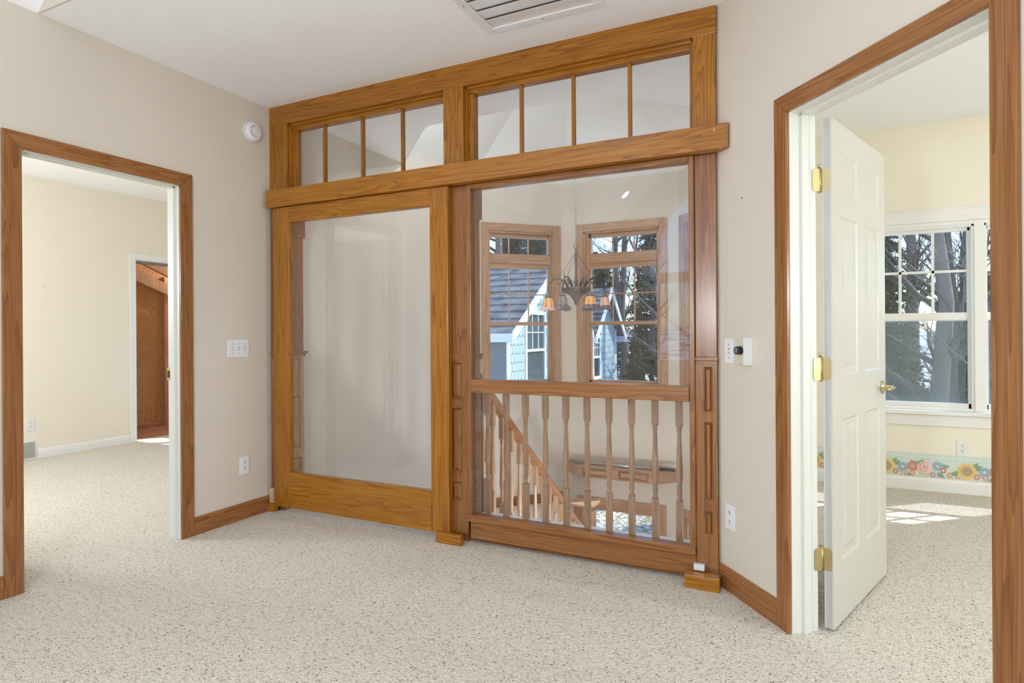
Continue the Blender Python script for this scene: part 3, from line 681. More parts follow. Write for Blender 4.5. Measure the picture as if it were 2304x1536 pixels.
bay_window('window_5', 'oak bay window right of the chandelier looking into woods', (-2.55, 6.55), aB, .26, 1.115, .335, 1.075)
bay_window('window_8', 'oak bay window at the right edge of the fixed glass', (-1.227, 6.55), aC, .10, .89, .16, .83)
bay_window('window_9', 'oak lower hall window below the plant ledge', (-2.55, 6.55), aB, .25, 1.09, .29, 1.05, low=True)
bay_window('window_10', 'oak lower hall window at the right edge of the balusters', (-1.227, 6.55), aC, .10, .89, .14, .85, low=True)
# bedroom twin window
def white_unit(name, label, s0, s1, g0, g1):
    t = struct(name, label, (-.375, 5.43, 0)); m = MB(); zt = 1.97; zb = .6
    m.box(s0, s0+.02, 0, .12, zb, zt); m.box(s1-.02, s1, 0, .12, zb, zt); m.box(s0, s1, 0, .12, zt-.02, zt); m.box(s0, s1, -.002, .12, zb, zb+.02)
    m.box(s0, s1, .05, .08, 1.925, zt); m.box(s0, g0, .05, .08, 1.3, zt); m.box(g1, s1, .05, .08, 1.3, zt); m.box(s0, s1, .045, .085, 1.265, 1.325)
    m.box(s0, g0, .03, .06, zb, 1.28); m.box(g1, s1, .03, .06, zb, 1.28); m.box(s0, s1, .03, .06, zb, .655)
    obj('window_frame', m, WHITE, t, bevel=.002)
    m = MB(); w3 = (g1-g0)/3
    for i in (1, 2): m.box(g0+i*w3-.009, g0+i*w3+.009, .055, .075, 1.325, 1.925)
    m.box(g0, g1, .055, .075, 1.623, 1.641); obj('muntins', m, WHITE, t)
    for nm, y, a0, a1 in (('upper_pane', .064, 1.325, 1.925), ('lower_pane', .044, .655, 1.275)):
        g = MB(); g.box(g0, g1, y, y+.003, a0, a1); obj(nm, g, WGLASS, t)
    g = MB(); g.box(g0, g1, .1, .101, .62, 1.28); obj('insect_screen', g, SCREEN, t)
white_unit('window_11', 'white double hung window in the yellow bedroom beside the open door', .79, 1.46, .80, 1.425)
white_unit('window_12', 'white double hung window half hidden by the right door casing', 1.51, 2.18, 1.545, 2.16)
t = struct('trim_5', 'white casing, sill and header around the bedroom twin window', (-.375, 5.43, 0))
m = MB(); m.box(.69, 2.28, -.02, 0, 1.995, 2.09); m.box(.68, 2.29, -.026, 0, 2.08, 2.095); m.box(.70, 2.27, -.012, 0, 1.965, 1.995); obj('head_casing', m, WHITE, t, bevel=.003)
m = MB(); m.box(.71, .79, -.016, 0, .57, 1.97); obj('side_casing', m, WHITE, t, bevel=.003)
m = MB(); m.box(2.18, 2.26, -.016, 0, .57, 1.97); obj('side_casing', m, WHITE, t, bevel=.003)
m = MB(); m.box(1.455, 1.515, -.0145, .13, .6, 1.994); obj('mullion', m, WHITE, t, bevel=.003)
m = MB(); m.box(.68, 2.29, -.05, .03, .57, .6); m.box(.70, 2.27, -.018, 0, .485, .57); obj('sill', m, WHITE, t, bevel=.004)
# small decorative bracket above twin window omitted; floral border
def border():
    mb = MB(); mats = [newmat('border_ground', srgb(218, 227, 219), .7)[0]]
    c_ = {'yel': (232, 190, 92), 'sun': (178, 148, 112), 'sun2': (150, 120, 92), 'pink': (226, 180, 166), 'pink2': (206, 146, 134), 'blue': (132, 164, 190), 'grn': (112, 148, 112),
          'red': (198, 104, 92), 'cream': (238, 230, 196), 'org': (222, 146, 86), 'pur': (160, 142, 172), 'mint': (200, 218, 208), 'wht': (236, 238, 232), 'rose3': (238, 206, 194)}
    ix = {}
    for k, v in c_.items(): ix[k] = len(mats); mats.append(newmat('border_'+k, srgb(*[q+(236-q)*.22 for q in v]), .7)[0])
    X0, X1, z0, z1 = -.34, 3.9, .097, .275
    mb.box(X0, X1, -.001, 0, z0, z1, 0)
    d = [-.0012]
    def poly(pts, k): 
        d[0] -= .000004
        mb.add([(x, d[0], z) for x, z in pts], [tuple(range(len(pts)))], ix[k])
    def disc(x, z, r, k, n=14): poly([(x+r*math.cos(2*PI*i/n), z+r*math.sin(2*PI*i/n)) for i in range(n)], k)
    def petals(x, z, r, n, k, w_=.5, r0=.3, off=0):
        for i in range(n):
            a = 2*PI*i/n+off; ca, sa = math.cos(a), math.sin(a)
            P = [(r0*r, 0), (.62*r, w_*r*.5), (.9*r, w_*r*.32), (r, 0), (.9*r, -w_*r*.32), (.62*r, -w_*r*.5)]
            poly([(x+p*ca-q*sa, z+p*sa+q*ca) for p, q in P], k)
    def leaf(x, z, r, a, k='grn'):
        ca, sa = math.cos(a), math.sin(a); P = [(0, 0), (.4*r, .32*r), (r, 0), (.4*r, -.32*r)]
        poly([(x+p*ca-q*sa, z+p*sa+q*ca) for p, q in P], k)
    s = .021
    n = int((X1-X0)/s)
    for i in range(n):
        if i % 2 == 0: poly([(X0+i*s, .212), (X0+(i+1)*s, .212), (X0+(i+1)*s, z1), (X0+i*s, z1)], 'mint')
    for j in range(2): poly([(X0, .228+j*.03), (X1, .228+j*.03), (X1, .238+j*.03), (X0, .238+j*.03)], 'mint')
    for i in range(n//2): disc(X0+(i*2+.5)*s, .252, .005, 'wht', 6)
    for i in range(n*2): poly([(X0+i*s/2, z0+.002), (X0+(i+.5)*s/2, z0+.002), (X0+(i+.5)*s/2, z0+.012), (X0+i*s/2, z0+.012)], 'wht' if i % 2 else 'yel')
    P = .5
    for r in range(-2, 8):
        x = .53+r*P
        if x < X0+.1 or x > X1-.45: continue
        for q, a in (((x+.04, .18), .5), ((x+.035, .18), 1.0), ((x+.2, .18), 2.4), ((x+.2, .18), .9), ((x+.30, .17), .4), ((x+.34, .18), .2), ((x+.32, .14), 5.6), ((x-.04, .15), 3.4), ((x+.1, .15), .4), ((x+.18, .13), 3.6)):
            leaf(q[0], q[1], .062, a)
        petals(x, .165, .062, 14, 'yel', .42); disc(x, .165, .038, 'sun', 18); disc(x+.004, .162, .022, 'sun2'); disc(x+.006, .160, .012, 'sun')
        petals(x+.107, .165, .037, 9, 'blue', .6); disc(x+.107, .165, .009, 'cream', 8)
        petals(x+.17, .175, .04, 10, 'red', .45); disc(x+.17, .175, .010, 'org', 8)
        disc(x+.247, .166, .052, 'pink', 20); disc(x+.255, .17, .040, 'rose3', 16); disc(x+.243, .172, .034, 'pink2', 14); disc(x+.247, .174, .028, 'rose3', 14); disc(x+.248, .175, .018, 'pink2', 12); disc(x+.25, .176, .011, 'pink', 10)
        petals(x+.325, .185, .037, 9, 'blue', .6); disc(x+.325, .185, .009, 'cream', 8)
        for q, k in (((x+.06, .128), 'red'), ((x+.165, .125), 'org'), ((x+.112, .126), 'pink2'), ((x+.36, .158), 'red'), ((x+.40, .128), 'org'), ((x+.295, .122), 'pur'), ((x+.45, .126), 'pink2')):
            petals(q[0], q[1], .021, 6, k, .8); disc(*q, .007, 'cream', 8)
    return mb, mats
bm_, bmats = border()
tag(obj('wallpaper_border', bm_, bmats, loc=(0, 5.4295, 0)), 'floral wallpaper border with sunflowers and roses above the bedroom baseboard', 'wallpaper border')

# ------------------------------------------------------------------ chandelier
CX_, CY_ = -1.888, 5.19
ch = thing('chandelier', 'dark iron chandelier with amber stained glass shades hanging in the bay', 'chandelier', (CX_, CY_, 0))
m = MB(); z = 2.005; i = 0
while z < 4.0:
    M = Matrix.Translation((0, 0, z)) @ Matrix.Rotation(PI/2*(i % 2), 4, 'Z') @ Matrix.Rotation(PI/2, 4, 'X')
    m.torus(.013, .0032, M @ Matrix.Rotation(PI/2, 4, 'Z'), 10, 5, sy=.62); z += .0225; i += 1
tag(obj('chain', m, SILV, ch))
m = MB(); m.lathe([(.0001, 4.0), (.06, 4.0), (.055, 4.03), (.02, 4.05), (.0001, 4.06)], 16); obj('canopy', m, IRON, ch)
m = MB(); m.torus(.02, .004, Matrix.Translation((0, 0, 1.975)) @ Matrix.Rotation(PI/2, 4, 'X'), 16, 6); obj('hanging_ring', m, IRON, ch)
m = MB(); m.lathe([(.0001, 1.955), (.011, 1.95), (.012, 1.9), (.010, 1.72), (.010, 1.70), (.018, 1.69), (.012, 1.675), (.02, 1.66), (.022, 1.645), (.012, 1.63), (.016, 1.615), (.012, 1.59), (.0001, 1.585)], 14); obj('stem', m, IRON, ch)
m = MB(); m.lathe([(.0001, 1.60), (.11, 1.602), (.135, 1.598), (.135, 1.588), (.125, 1.575), (.12, 1.56), (.06, 1.53), (.035, 1.50), (.018, 1.475), (.022, 1.465), (.010, 1.445), (.0001, 1.435)], 28); obj('bowl', m, IRON, ch)
def shade_mat(name, col, em):  # low emission imitates light glowing through the glass; no bulb inside
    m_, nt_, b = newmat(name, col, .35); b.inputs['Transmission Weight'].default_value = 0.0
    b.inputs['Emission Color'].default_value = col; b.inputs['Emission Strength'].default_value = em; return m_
AMB = shade_mat('amber_glass_glow', srgb(236, 178, 110), .22); LAV = newmat('lavender_glass', srgb(132, 116, 122), .3)[0]; PCH = shade_mat('peach_glass_glow', srgb(226, 178, 160), .2); GREY = newmat('smoky_glass', srgb(170, 156, 152), .3)[0]
angs = [math.radians(q) for q in (200, 262, 318, 20, 80, 140)]
for i, A in enumerate(angs):
    R = .255
    def at_(r, z, o=0): return (math.cos(A+o)*r, math.sin(A+o)*r, z)
    m = MB(); m.tube([at_(.07, 1.60), at_(.10, 1.65), at_(.15, 1.685), at_(.20, 1.68), at_(.24, 1.64), at_(.255, 1.60), at_(.255, 1.575)], [.011, .010, .008, .007, .006, .0055, .005], 8)
    m.tube([at_(.20, 1.68), at_(.225, 1.70), at_(.222, 1.722), at_(.205, 1.728)], [.005, .004, .003, .002], 6)
    m.tube([at_(.12, 1.665), at_(.15, 1.63), at_(.175, 1.635), at_(.17, 1.655)], [.006, .005, .004, .002], 6)
    m.torus(.012, .003, Matrix.Translation(at_(.255, 1.56)) @ Matrix.Rotation(A, 4, 'Z') @ Matrix.Rotation(PI/2, 4, 'X'), 10, 5)
    m.tube([(0, 0, 1.93), at_(.08, 1.80, .2), at_(.16, 1.70)], .0016, 4)
    arm = obj('arm', m, BLACK if i == 3 else IRON, ch)
    cx, cy, _ = at_(R, 0); m = MB()
    m.lathe([(.0001, 1.555), (.012, 1.55), (.02, 1.53), (.032, 1.515), (.033, 1.508), (.0001, 1.508)], 14, c=(cx, cy)); obj('shade_cap', m, IRON, ch)
    n = 18; m = MB(); v = []; prof = [(.030, 1.51), (.042, 1.49), (.047, 1.455), (.049, 1.435), (.064, 1.415), (.078, 1.402)]
    for r, zz in prof:
        for k in range(n*2):
            a = 2*PI*k/(n*2); rr = r*(1+.05*math.cos(a*6)) ; zo = .006*math.cos(a*6) if r > .06 else 0
            v.append((cx+rr*math.cos(a), cy+rr*math.sin(a), zz+zo))
    f = []; mi = []
    for j in range(len(prof)-1):
        for k in range(n*2):
            f.append((j*n*2+k, j*n*2+(k+1) % (n*2), (j+1)*n*2+(k+1) % (n*2), (j+1)*n*2+k)); mi.append(0 if j < 3 else 1)
    m.add(v, f, mi, True)
    up = (AMB, GREY, AMB, PCH, GREY, GREY)[i]; lo = (PCH, LAV, LAV, LAV, LAV, LAV)[i]
    sh = obj('glass_shade', m, [up, lo], ch)
    m = MB()
    for k in range(6):
        a = 2*PI*(k+.5)/6; m.tube([(cx+r*1.0*math.cos(a), cy+r*1.0*math.sin(a), zz) for r, zz in prof[:5]], .0018, 4)
    m.torus(.0485, .0018, Matrix.Translation((cx, cy, 1.435)), 18, 4); obj('leading', m, IRON, sh)
m = MB(); m.lathe([(.0001, 0), (.02, 0), (.02, .04), (.0001, .04)], 8)

# ------------------------------------------------------------------ balustrade and stairs
def baluster_mesh(h, sq=.0155, nm='baluster'):
    m = MB(); hb = .20*h/.70; ht = .125*h/.7
    m.box(-sq, sq, -sq, sq, 0, hb); 
    m.lathe([(sq*1.2, hb-.002), (sq*.75, hb+.012), (sq*.7, hb+.02), (sq*.95, hb+.04), (sq*.7, hb+.068), (sq*.95, hb+.075), (sq*.75, hb+.085), (sq*1.12, hb+.11), (sq*1.0, hb+.2), (sq*.68, h-ht-.035), (sq*.95, h-ht-.028), (sq*.7, h-ht-.02), (sq*.95, h-ht-.012), (sq*1.2, h-ht+.002)], 14)
    m.box(-sq, sq, -sq, sq, h-ht, h); return m.mesh(nm, [OAK['pnk', 'Z']])
bal = thing('balustrade', 'oak balustrade of turned balusters standing behind the fixed glass', 'railing')
me = baluster_mesh(.72)
for i in range(10): obj('baluster', me, None, bal, loc=(-1.703+i*.1231, 3.15, .13))
m = MB(); m.box(-1.748, -.478, 3.115, 3.185, .845, .885); m.box(-1.748, -.478, 3.13, 3.17, .885, .90); obj('handrail', m, OAK['pnk', 'X'], bal, bevel=.005)
m = MB(); m.box(-1.748, -.478, 3.105, 3.195, 0, .13); m.box(-1.9, -.478, 3.195, 3.3, 0, .06); obj('curb', m, WHITE, bal, bevel=.004)
SX = -1.80; SL = -.793; rz = lambda y: .823+SL*(y-3.33)
sr = thing('stair_railing', 'oak stair railing sloping down toward the newel behind the balusters', 'railing')
m = MB(); prof = [(-.022, -.03), (.022, -.03), (.026, -.005), (.032, .01), (.026, .028), (.0, .034), (-.026, .028), (-.032, .01), (-.026, -.005)]
n = len(prof); ya, yb = 3.2, 5.6
m.add([(SX+x, ya, rz(ya)+z) for x, z in prof]+[(SX+x, yb, rz(yb)+z) for x, z in prof], [tuple(range(n)), tuple(range(n, 2*n))[::-1]]+[(i, n+i, n+(i+1) % n, (i+1) % n) for i in range(n)])
obj('handrail', m, OAK['red', 'Y'], sr)
me2 = baluster_mesh(.78)
for i in range(17):
    y = 3.26+i*.132; obj('baluster', me2, None, sr, loc=(SX, y, rz(y)-.80))
m = MB(); yb = 5.5
m.add([(SX-.02, 3.3, -.28), (SX-.02, yb, -.28+SL*(yb-3.3)), (SX-.02, yb, .02+SL*(yb-3.3)), (SX-.02, 3.3, .02), (SX+.02, 3.3, -.28), (SX+.02, yb, -.28+SL*(yb-3.3)), (SX+.02, yb, .02+SL*(yb-3.3)), (SX+.02, 3.3, .02)],
      [(0,1,2,3),(7,6,5,4),(0,4,5,1),(1,5,6,2),(2,6,7,3),(3,7,4,0)]); obj('stringer', m, WHITE, sr)
st = thing('staircase', 'carpeted stairs going down along the stairwell wall', 'stairs')
for i in range(6):
    m = MB(); y = 3.3+i*.233; m.box(XL+.003, SX-.03, y+.004, y+.27, -.3-.185*(i+1), -.185*(i+1)); obj('tread', m, CARPET, st)
m = MB(); m.prism([(-3.3, 4.9), (-2.0, 4.9), (-2.0, 5.7), (-2.6, 6.45), (-3.3, 5.77)], -1.0, -.74); obj('landing', m, WHITE, st)
m = MB(); m.box(.02, 1.05, -.014, 0, -.74, -.64); o = obj('baseboard', m, OAK['red', 'X'], st, loc=(-3.305, 5.795, 0), rot=aA)
nw = thing('newel_post', 'square oak newel post with a broad sunlit cap at the foot of the railing', 'newel post', (-1.98, 5.66, -2.9))
m = MB(); m.box(-.085, .085, -.085, .085, 0, 2.41); obj('post', m, OAK['red', 'Z'], nw, bevel=.003)
m = MB(); m.prism([(-.125, -.1), (-.1, -.125), (.1, -.125), (.125, -.1), (.125, .1), (.1, .125), (-.1, .125), (-.125, .1)], 2.41, 2.435); obj('cap', m, OAK['pnk', 'X'], nw, bevel=.003)
# plant ledge with pole
lg = thing('plant_ledge', 'paneled oak ledge mounted across the bay below the upper windows', 'shelf', (0, 0, 0))
m = MB(); m.prism([(-2.50, 6.549), (-2.315, 6.35), (-1.43, 6.35), (-1.25, 6.549)], -.402, -.275); obj('box', m, OAK['pnk', 'X'], lg, bevel=.003)
m = MB(); m.prism([(-2.53, 6.549), (-2.33, 6.325), (-1.415, 6.325), (-1.23, 6.549)], -.275, -.262); obj('top', m, OAK['pnk', 'X'], lg, bevel=.002)
for a, b in ((-2.24, -1.92), (-1.84, -1.52)):
    m = MB(); m.box(a, b, 6.338, 6.35, -.385, -.365); m.box(a, b, 6.338, 6.35, -.315, -.30); m.box(a, a+.018, 6.338, 6.35, -.365, -.315); m.box(b-.018, b, 6.338, 6.35, -.365, -.315); obj('panel_moulding', m, OAK['red', 'X'], lg)
pl = thing('extension_pole', 'silver pole with dark grips lying on the oak ledge', 'pole', (0, 6.37, -.241))
m = MB(); m.tube([(-2.42, 0, 0), (-1.40, 0, 0)], .014, 12); obj('tube', m, SILV, pl)
m = MB(); m.tube([(-2.48, 0, 0), (-2.42, 0, 0)], .02, 12); obj('end_grip', m, BLACK, pl)
m = MB(); m.tube([(-1.40, 0, 0), (-1.34, 0, .004), (-1.25, 0, 0)], [.02, .017, .015], 12); obj('handle_grip', m, BLACK, pl)

# ------------------------------------------------------------------ recessed vault lamps, and unseen lamps added for fill
def can_light(label, loc, nrm, power, lampsize=.14):
    q = Vector(nrm).to_track_quat('Z', 'Y').to_matrix().to_4x4()
    t = thing('recessed_light', label, 'ceiling light', loc); t.matrix_world = Matrix.Translation(loc) @ q
    m = MB(); m.lathe([(.062, 0), (.085, 0), (.083, .006), (.064, .008)], 28); obj('trim_ring', m, PLAST, t)
    e = bpy.data.materials.new('lamp_glow'); e.use_nodes = True; b = e.node_tree.nodes['Principled BSDF']; b.inputs['Emission Color'].default_value = (1, .93, .82, 1); b.inputs['Emission Strength'].default_value = 14
    m = MB(); m.lathe([(.0001, .002), (.062, .002), (.062, .004), (.0001, .004)], 24); obj('lens', m, e, t)
    l = bpy.data.lights.new('lamp', 'AREA'); l.shape = 'DISK'; l.size = lampsize; l.energy = power; l.color = (.86, .93, 1); l.spread = math.radians(170)
    lo = bpy.data.objects.new('lamp', l); COL.objects.link(lo); lo.parent = t; lo.location = (0, 0, .012); lo.rotation_euler = (PI, 0, 0)
    return t
nl = Vector((.9, 0, -1)).normalized(); nr = Vector((-.9, 0, -1)).normalized()
G = 'recessed lights in the vault'
for x, y in ((-2.6, -3.4), (-2.0, -1.2)): 
    tag(can_light('round recessed light in the left vault slope', (x, y, 2.74+.9*(x-XL)-.005), nl, ROOM_LAMP), group=G)
for x, y in ((.6, -3.0), (.6, -1.0)):
    z_ = RZ-.9*(x-RX)-.005; tag(can_light('round recessed light in the right vault slope', (x, y, z_), nr, ROOM_LAMP), group=G)
for x, a in ((-2.25, -.35), (-1.55, .35)):  # lamps added out of view to brighten the stairwell
    tag(can_light('unseen recessed fill light added in the tent ceiling above the stairwell', (x, 4.2, 3.25), Vector((-.4, .45, -.8)), 10), group='added fill lights above the stairwell')
def fill_pendant(label, loc, power, top):  # unseen globe lamp, added to fill the ceilings and rooms with light
    t = thing('fill_pendant', label, 'ceiling light', loc)
    m = MB(); m.tube([(0, 0, .14), (0, 0, top-loc[2])], .008, 8); obj('rod', m, SILV, t)
    m = MB(); m.lathe([(.0001, .13), (.05, .13), (.055, .16), (.0001, .17)], 20); obj('fitter', m, SILV, t)
    m = MB(); m.lathe([(.05, .13), (.1, .1), (.14, .04), (.15, -.02), (.13, -.08), (.08, -.13), (.0001, -.15)], 28)
    opal = bpy.data.materials.new('opal_glass'); opal.use_nodes = True; n_ = opal.node_tree; n_.nodes.clear()
    o_ = N(n_, 'ShaderNodeOutputMaterial'); a_ = N(n_, 'ShaderNodeAddShader'); tr_ = N(n_, 'ShaderNodeBsdfTransparent'); e_ = N(n_, 'ShaderNodeEmission')
    e_.inputs[1].default_value = 1.5; tr_.inputs[0].default_value = (.9, .9, .9, 1)
    n_.links.new(tr_.outputs[0], a_.inputs[0]); n_.links.new(e_.outputs[0], a_.inputs[1]); n_.links.new(a_.outputs[0], o_.inputs[0])
    obj('globe', m, opal, t)
    l = bpy.data.lights.new('lamp', 'POINT'); l.shadow_soft_size = .13; l.energy = power; l.color = (.86, .93, 1)
    lo = bpy.data.objects.new('lamp', l); COL.objects.link(lo); lo.parent = t; return t
fill_pendant('added fill globe hanging from the vault ridge behind the camera', (-.75, -.85, 1.4), 118, 5.0)
fill_pendant('unseen fill globe added in the cream room', (-5.3, 1.4, 1.7), 76, 2.745)
fill_pendant('unseen fill globe added in the yellow bedroom', (2.9, 2.2, 1.5), 72, 2.745)
t = thing('added_attic_bulb', 'unseen bare bulb added to light the attic closet', 'ceiling light', (-7.2, 5.9, 2.6))  # lamp added out of view, brightens the closet interior
m = MB(); m.lathe([(.0001, 0), (.05, 0), (.05, -.03), (.02, -.06), (.0001, -.06)], 16); obj('socket', m, PLAST, t)
m = MB(); m.lathe([(.012, -.06), (.03, -.1), (.025, -.13), (.0001, -.14)], 14); obj('bulb', m, bpy.data.materials['opal_glass'], t)
l = bpy.data.lights.new('lamp', 'POINT'); l.shadow_soft_size = .04; l.energy = 24; l.color = (.9, .95, 1)
lo = bpy.data.objects.new('lamp', l); COL.objects.link(lo); lo.parent = t; lo.location = (0, 0, -.3)
t = thing('added_sconce', 'unseen white glass sconce added under the landing to light the stairwell', 'added light', (-.85, 3.3, -.95))  # added below the floor edge to light the stairwell from beneath
m = MB(); m.lathe([(.0001, 0), (.06, 0), (.055, .02), (.0001, .025)], 20, M=Matrix.Rotation(-PI/2, 4, 'X')); obj('back_plate', m, SILV, t)
m = MB(); m.tube([(0, .02, 0), (0, .13, 0), (0, .14, .05)], .008, 8); obj('arm', m, SILV, t)
m = MB(); m.lathe([(.03, .05), (.07, .09), (.09, .16), (.088, .16), (.068, .09), (.03, .055)], 20, c=(0, .14)); obj('shade', m, bpy.data.materials['opal_glass'], t)
l = bpy.data.lights.new('lamp', 'POINT'); l.shadow_soft_size = .06; l.energy = 62; l.color = (.86, .93, 1)
lo = bpy.data.objects.new('lamp', l); COL.objects.link(lo); lo.parent = t; lo.location = (0, .16, .12)

# ------------------------------------------------------------------ outdoors
GZ = -3.0
def hz(x, y):
    d = math.hypot(x+1.5, y-4); return GZ+max(0, d-16)*.075+.15*math.sin(x*.4)*math.cos(y*.33)*min(1, d/20)
m = MB(); n = 60; R_ = 75; v = []; f = []
for i in range(n+1):
    for j in range(n+1):
        x = -R_+2*R_*i/n; y = -R_+2*R_*j/n; v.append((x, y, hz(x, y)))
for i in range(n):
    for j in range(n): f.append((i*(n+1)+j, (i+1)*(n+1)+j, (i+1)*(n+1)+j+1, i*(n+1)+j+1))
m.add(v, f, 0, True); tag(obj('snow_ground', m, SNOW), 'snow patched ground of the woods around the house', None, None, 'structure')
m = MB(); m.prism([(-2.4+4.2*math.cos(2*PI*i/24)*(1+.12*math.sin(5*i)), 12.2+4.6*math.sin(2*PI*i/24)) for i in range(24)], GZ-.05, GZ+.09); tag(obj('leaf_bed', m, LITTER), 'bed of dry leaves outside the lower window', None, None, 'structure')
# neighbouring wing with dormers
def gable_wing(label, X, y0, y1, ez, pz, depth, win=None, ov=.3):
    t = thing('dormer', label, 'dormer'); yc = (y0+y1)/2; W2 = (y1-y0)/2
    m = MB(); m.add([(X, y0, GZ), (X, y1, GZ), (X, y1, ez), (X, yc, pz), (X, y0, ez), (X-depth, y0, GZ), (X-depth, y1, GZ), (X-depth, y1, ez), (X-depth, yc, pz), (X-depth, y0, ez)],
        [(0,1,2,3,4), (9,8,7,6,5), (0,4,9,5), (1,6,7,2)], [0, 0, 1, 0]); wm = m  # near side wall takes the darkened shade tone
    sl_ = (pz-ez)/W2
    for s in (-1, 1):
        m = MB(); ye = yc+s*(W2+ov); ze = pz-sl_*(W2+ov)+.06; tt = .12; nn = 11
        for q in range(nn):
            a = q/nn; b = (q+1)/nn; A = (yc+(ye-yc)*a, pz+.06+(ze-pz-.06)*a); B = (yc+(ye-yc)*b, pz+.06+(ze-pz-.06)*b); h = .035
            x0, x1 = X+ov, X-depth
            for xx in range(14):
                xa = x0+(x1-x0)*xx/14; xb = x0+(x1-x0)*(xx+1)/14; hh = h+random.uniform(-.008, .01)
                m.add([(xa, A[0], A[1]), (xb, A[0], A[1]), (xb, B[0], B[1]+hh), (xa, B[0], B[1]+hh), (xa, B[0], B[1]), (xb, B[0], B[1])], [(0,1,2,3), (3,2,5,4)])
        obj('shingle_roof', m, SHING, t)
        m = MB(); m.add([(X+ov+.02, yc, pz+.08), (X+ov+.02, ye, ze+.04), (X+ov+.02, ye, ze-.16), (X+ov+.02, yc, pz-.14), (X+ov-.02, yc, pz+.08), (X+ov-.02, ye, ze+.04), (X+ov-.02, ye, ze-.16), (X+ov-.02, yc, pz-.14)],
            [(0,1,2,3),(7,6,5,4),(0,4,5,1),(1,5,6,2),(2,6,7,3)]); 
        obj('rake_board', m, TRIMW, t)
        m = MB(); m.box(X-depth, X+ov, ye-.04, ye+.04, ze-.16, ze+.02); m.box(X-depth, X+ov, min(ye, yc+s*W2), max(ye, yc+s*W2), ze-.17, ze-.15); obj('eave_board', m, TRIMW, t)
    # scallop shingle shadows as raised fish scale courses on lit face
    m = wm; row = 0; z = GZ+.3
    while z < pz-.2:
        y = y0+.08+(row % 2)*.09
        while y < y1-.05:
            if z+.1 < (ez if True else 0) or abs(y-yc) < (pz-z-.15)/sl_:
                pts = [(y-.085, z+.2)]+[(y+.085*math.sin(a), z+.07-.085*math.cos(a)) for a in (-PI/2, -1.1, -.6, -.2, .2, .6, 1.1, PI/2)]+[(y+.085, z+.2)]
                if not (win and win[0]-.1 < y < win[1]+.1 and z < win[3]+.1):
                    nn = len(pts); m.add([(X+.028, py, pz_) for py, pz_ in pts]+[(X+.002, py, pz_) for py, pz_ in pts], [tuple(range(nn))]+[(i, (i+1) % nn, nn+(i+1) % nn, nn+i) for i in range(nn)])
            y += .18
        z += .2; row += 1
    obj('scalloped_wall', m, [SIDING, SIDE_SHADE], t)
    for a, b in ((y0-.02, y0+.1), (y1-.1, y1+.02)): m = MB(); m.box(X, X+.035, a, b, GZ, ez); obj('corner_board', m, TRIMW, t)
    if win:
        a, b, c0, c1 = win; m = MB(); q = .09
        m.box(X, X+.05, a-q, a, c0-q, c1+q); m.box(X, X+.05, b, b+q, c0-q, c1+q); m.box(X, X+.06, a-q, b+q, c1, c1+q); m.box(X, X+.06, a-q, b+q, c0-q, c0)
        m.box(X+.01, X+.045, a, b, (c0+c1)/2-.03, (c0+c1)/2+.03)
        for k in (1, 2): m.box(X+.01, X+.03, a+(b-a)*k/3-.012, a+(b-a)*k/3+.012, (c0+c1)/2, c1)
        m.box(X+.01, X+.03, a, b, (c0+3*c1)/4-.012, (c0+3*c1)/4+.012)
        wf = obj('window', m, TRIMW, t); m = MB(); m.box(X+.002, X+.012, a, b, c0, c1); obj('pane', m, DKWIN, wf)
    return t
gable_wing('pale blue gabled dormer with scalloped siding behind the left bay window', -6.0, 12.0, 16.8, 1.30, 2.95, 7, (13.0, 14.05, -.1, 1.62))
gable_wing('smaller pale blue gabled dormer seen in the right bay window', -6.0, 17.7, 20.4, 1.25, 2.55, 6, (17.95, 18.55, -.2, 1.0))
# trees
def bare_tree(seed, H=13, r0=.17, kids=26):
    rnd = random.Random(seed); m = MB()
    pts = [Vector((0, 0, -.3))]; 
    for i in range(8): pts.append(Vector((pts[-1].x+rnd.uniform(-.18, .18), pts[-1].y+rnd.uniform(-.18, .18), H*(i+1)/8)))
    rad = [r0*(1-.88*i/8) for i in range(9)]; m.tube(pts, rad, 7, cap=False)
    br = MB()
    for k in range(kids):
        h = rnd.uniform(.14, .97); i = min(7, int(h*8)); fr_ = h*8-i; base = pts[i].lerp(pts[i+1], fr_)
        a = rnd.uniform(0, 2*PI); L = (1.15-h)*rnd.uniform(2.0, 4.4); up = rnd.uniform(.25, 1.0)
        d = Vector((math.cos(a), math.sin(a), up)).normalized(); q = [base]; 
        for s in range(4):
            d = (d+Vector((rnd.uniform(-.25, .25), rnd.uniform(-.25, .25), rnd.uniform(-.05, .25)))).normalized(); q.append(q[-1]+d*L/4)
        rr = rad[i]*.42; br.tube(q, [rr, rr*.7, rr*.5, rr*.3, .006], 4, cap=False)
        for t_ in range(7):
            j = rnd.randint(1, 4); b0 = q[j]; d2 = (d+Vector((rnd.uniform(-1, 1), rnd.uniform(-1, 1), rnd.uniform(-.3, .8)))).normalized(); l2 = L*rnd.uniform(.2, .5)
            b1 = b0+d2*l2*.5+Vector((0, 0, rnd.uniform(-.05, .1))); b2 = b1+(d2+Vector((rnd.uniform(-.4, .4), rnd.uniform(-.4, .4), .3))).normalized()*l2*.5
            br.tube([b0, b1, b2], [.014, .009, .004], 3, cap=False)
            for t3 in range(2):
                e = b1+Vector((rnd.uniform(-1, 1), rnd.uniform(-1, 1), rnd.uniform(-.2, .9))).normalized()*l2*.4; br.tube([b1, e], [.007, .003], 3, cap=False)
    return m.mesh('trunk', [BARK if seed % 2 else BARK2]), br.mesh('branches', [BARK2 if seed % 2 else BARK])
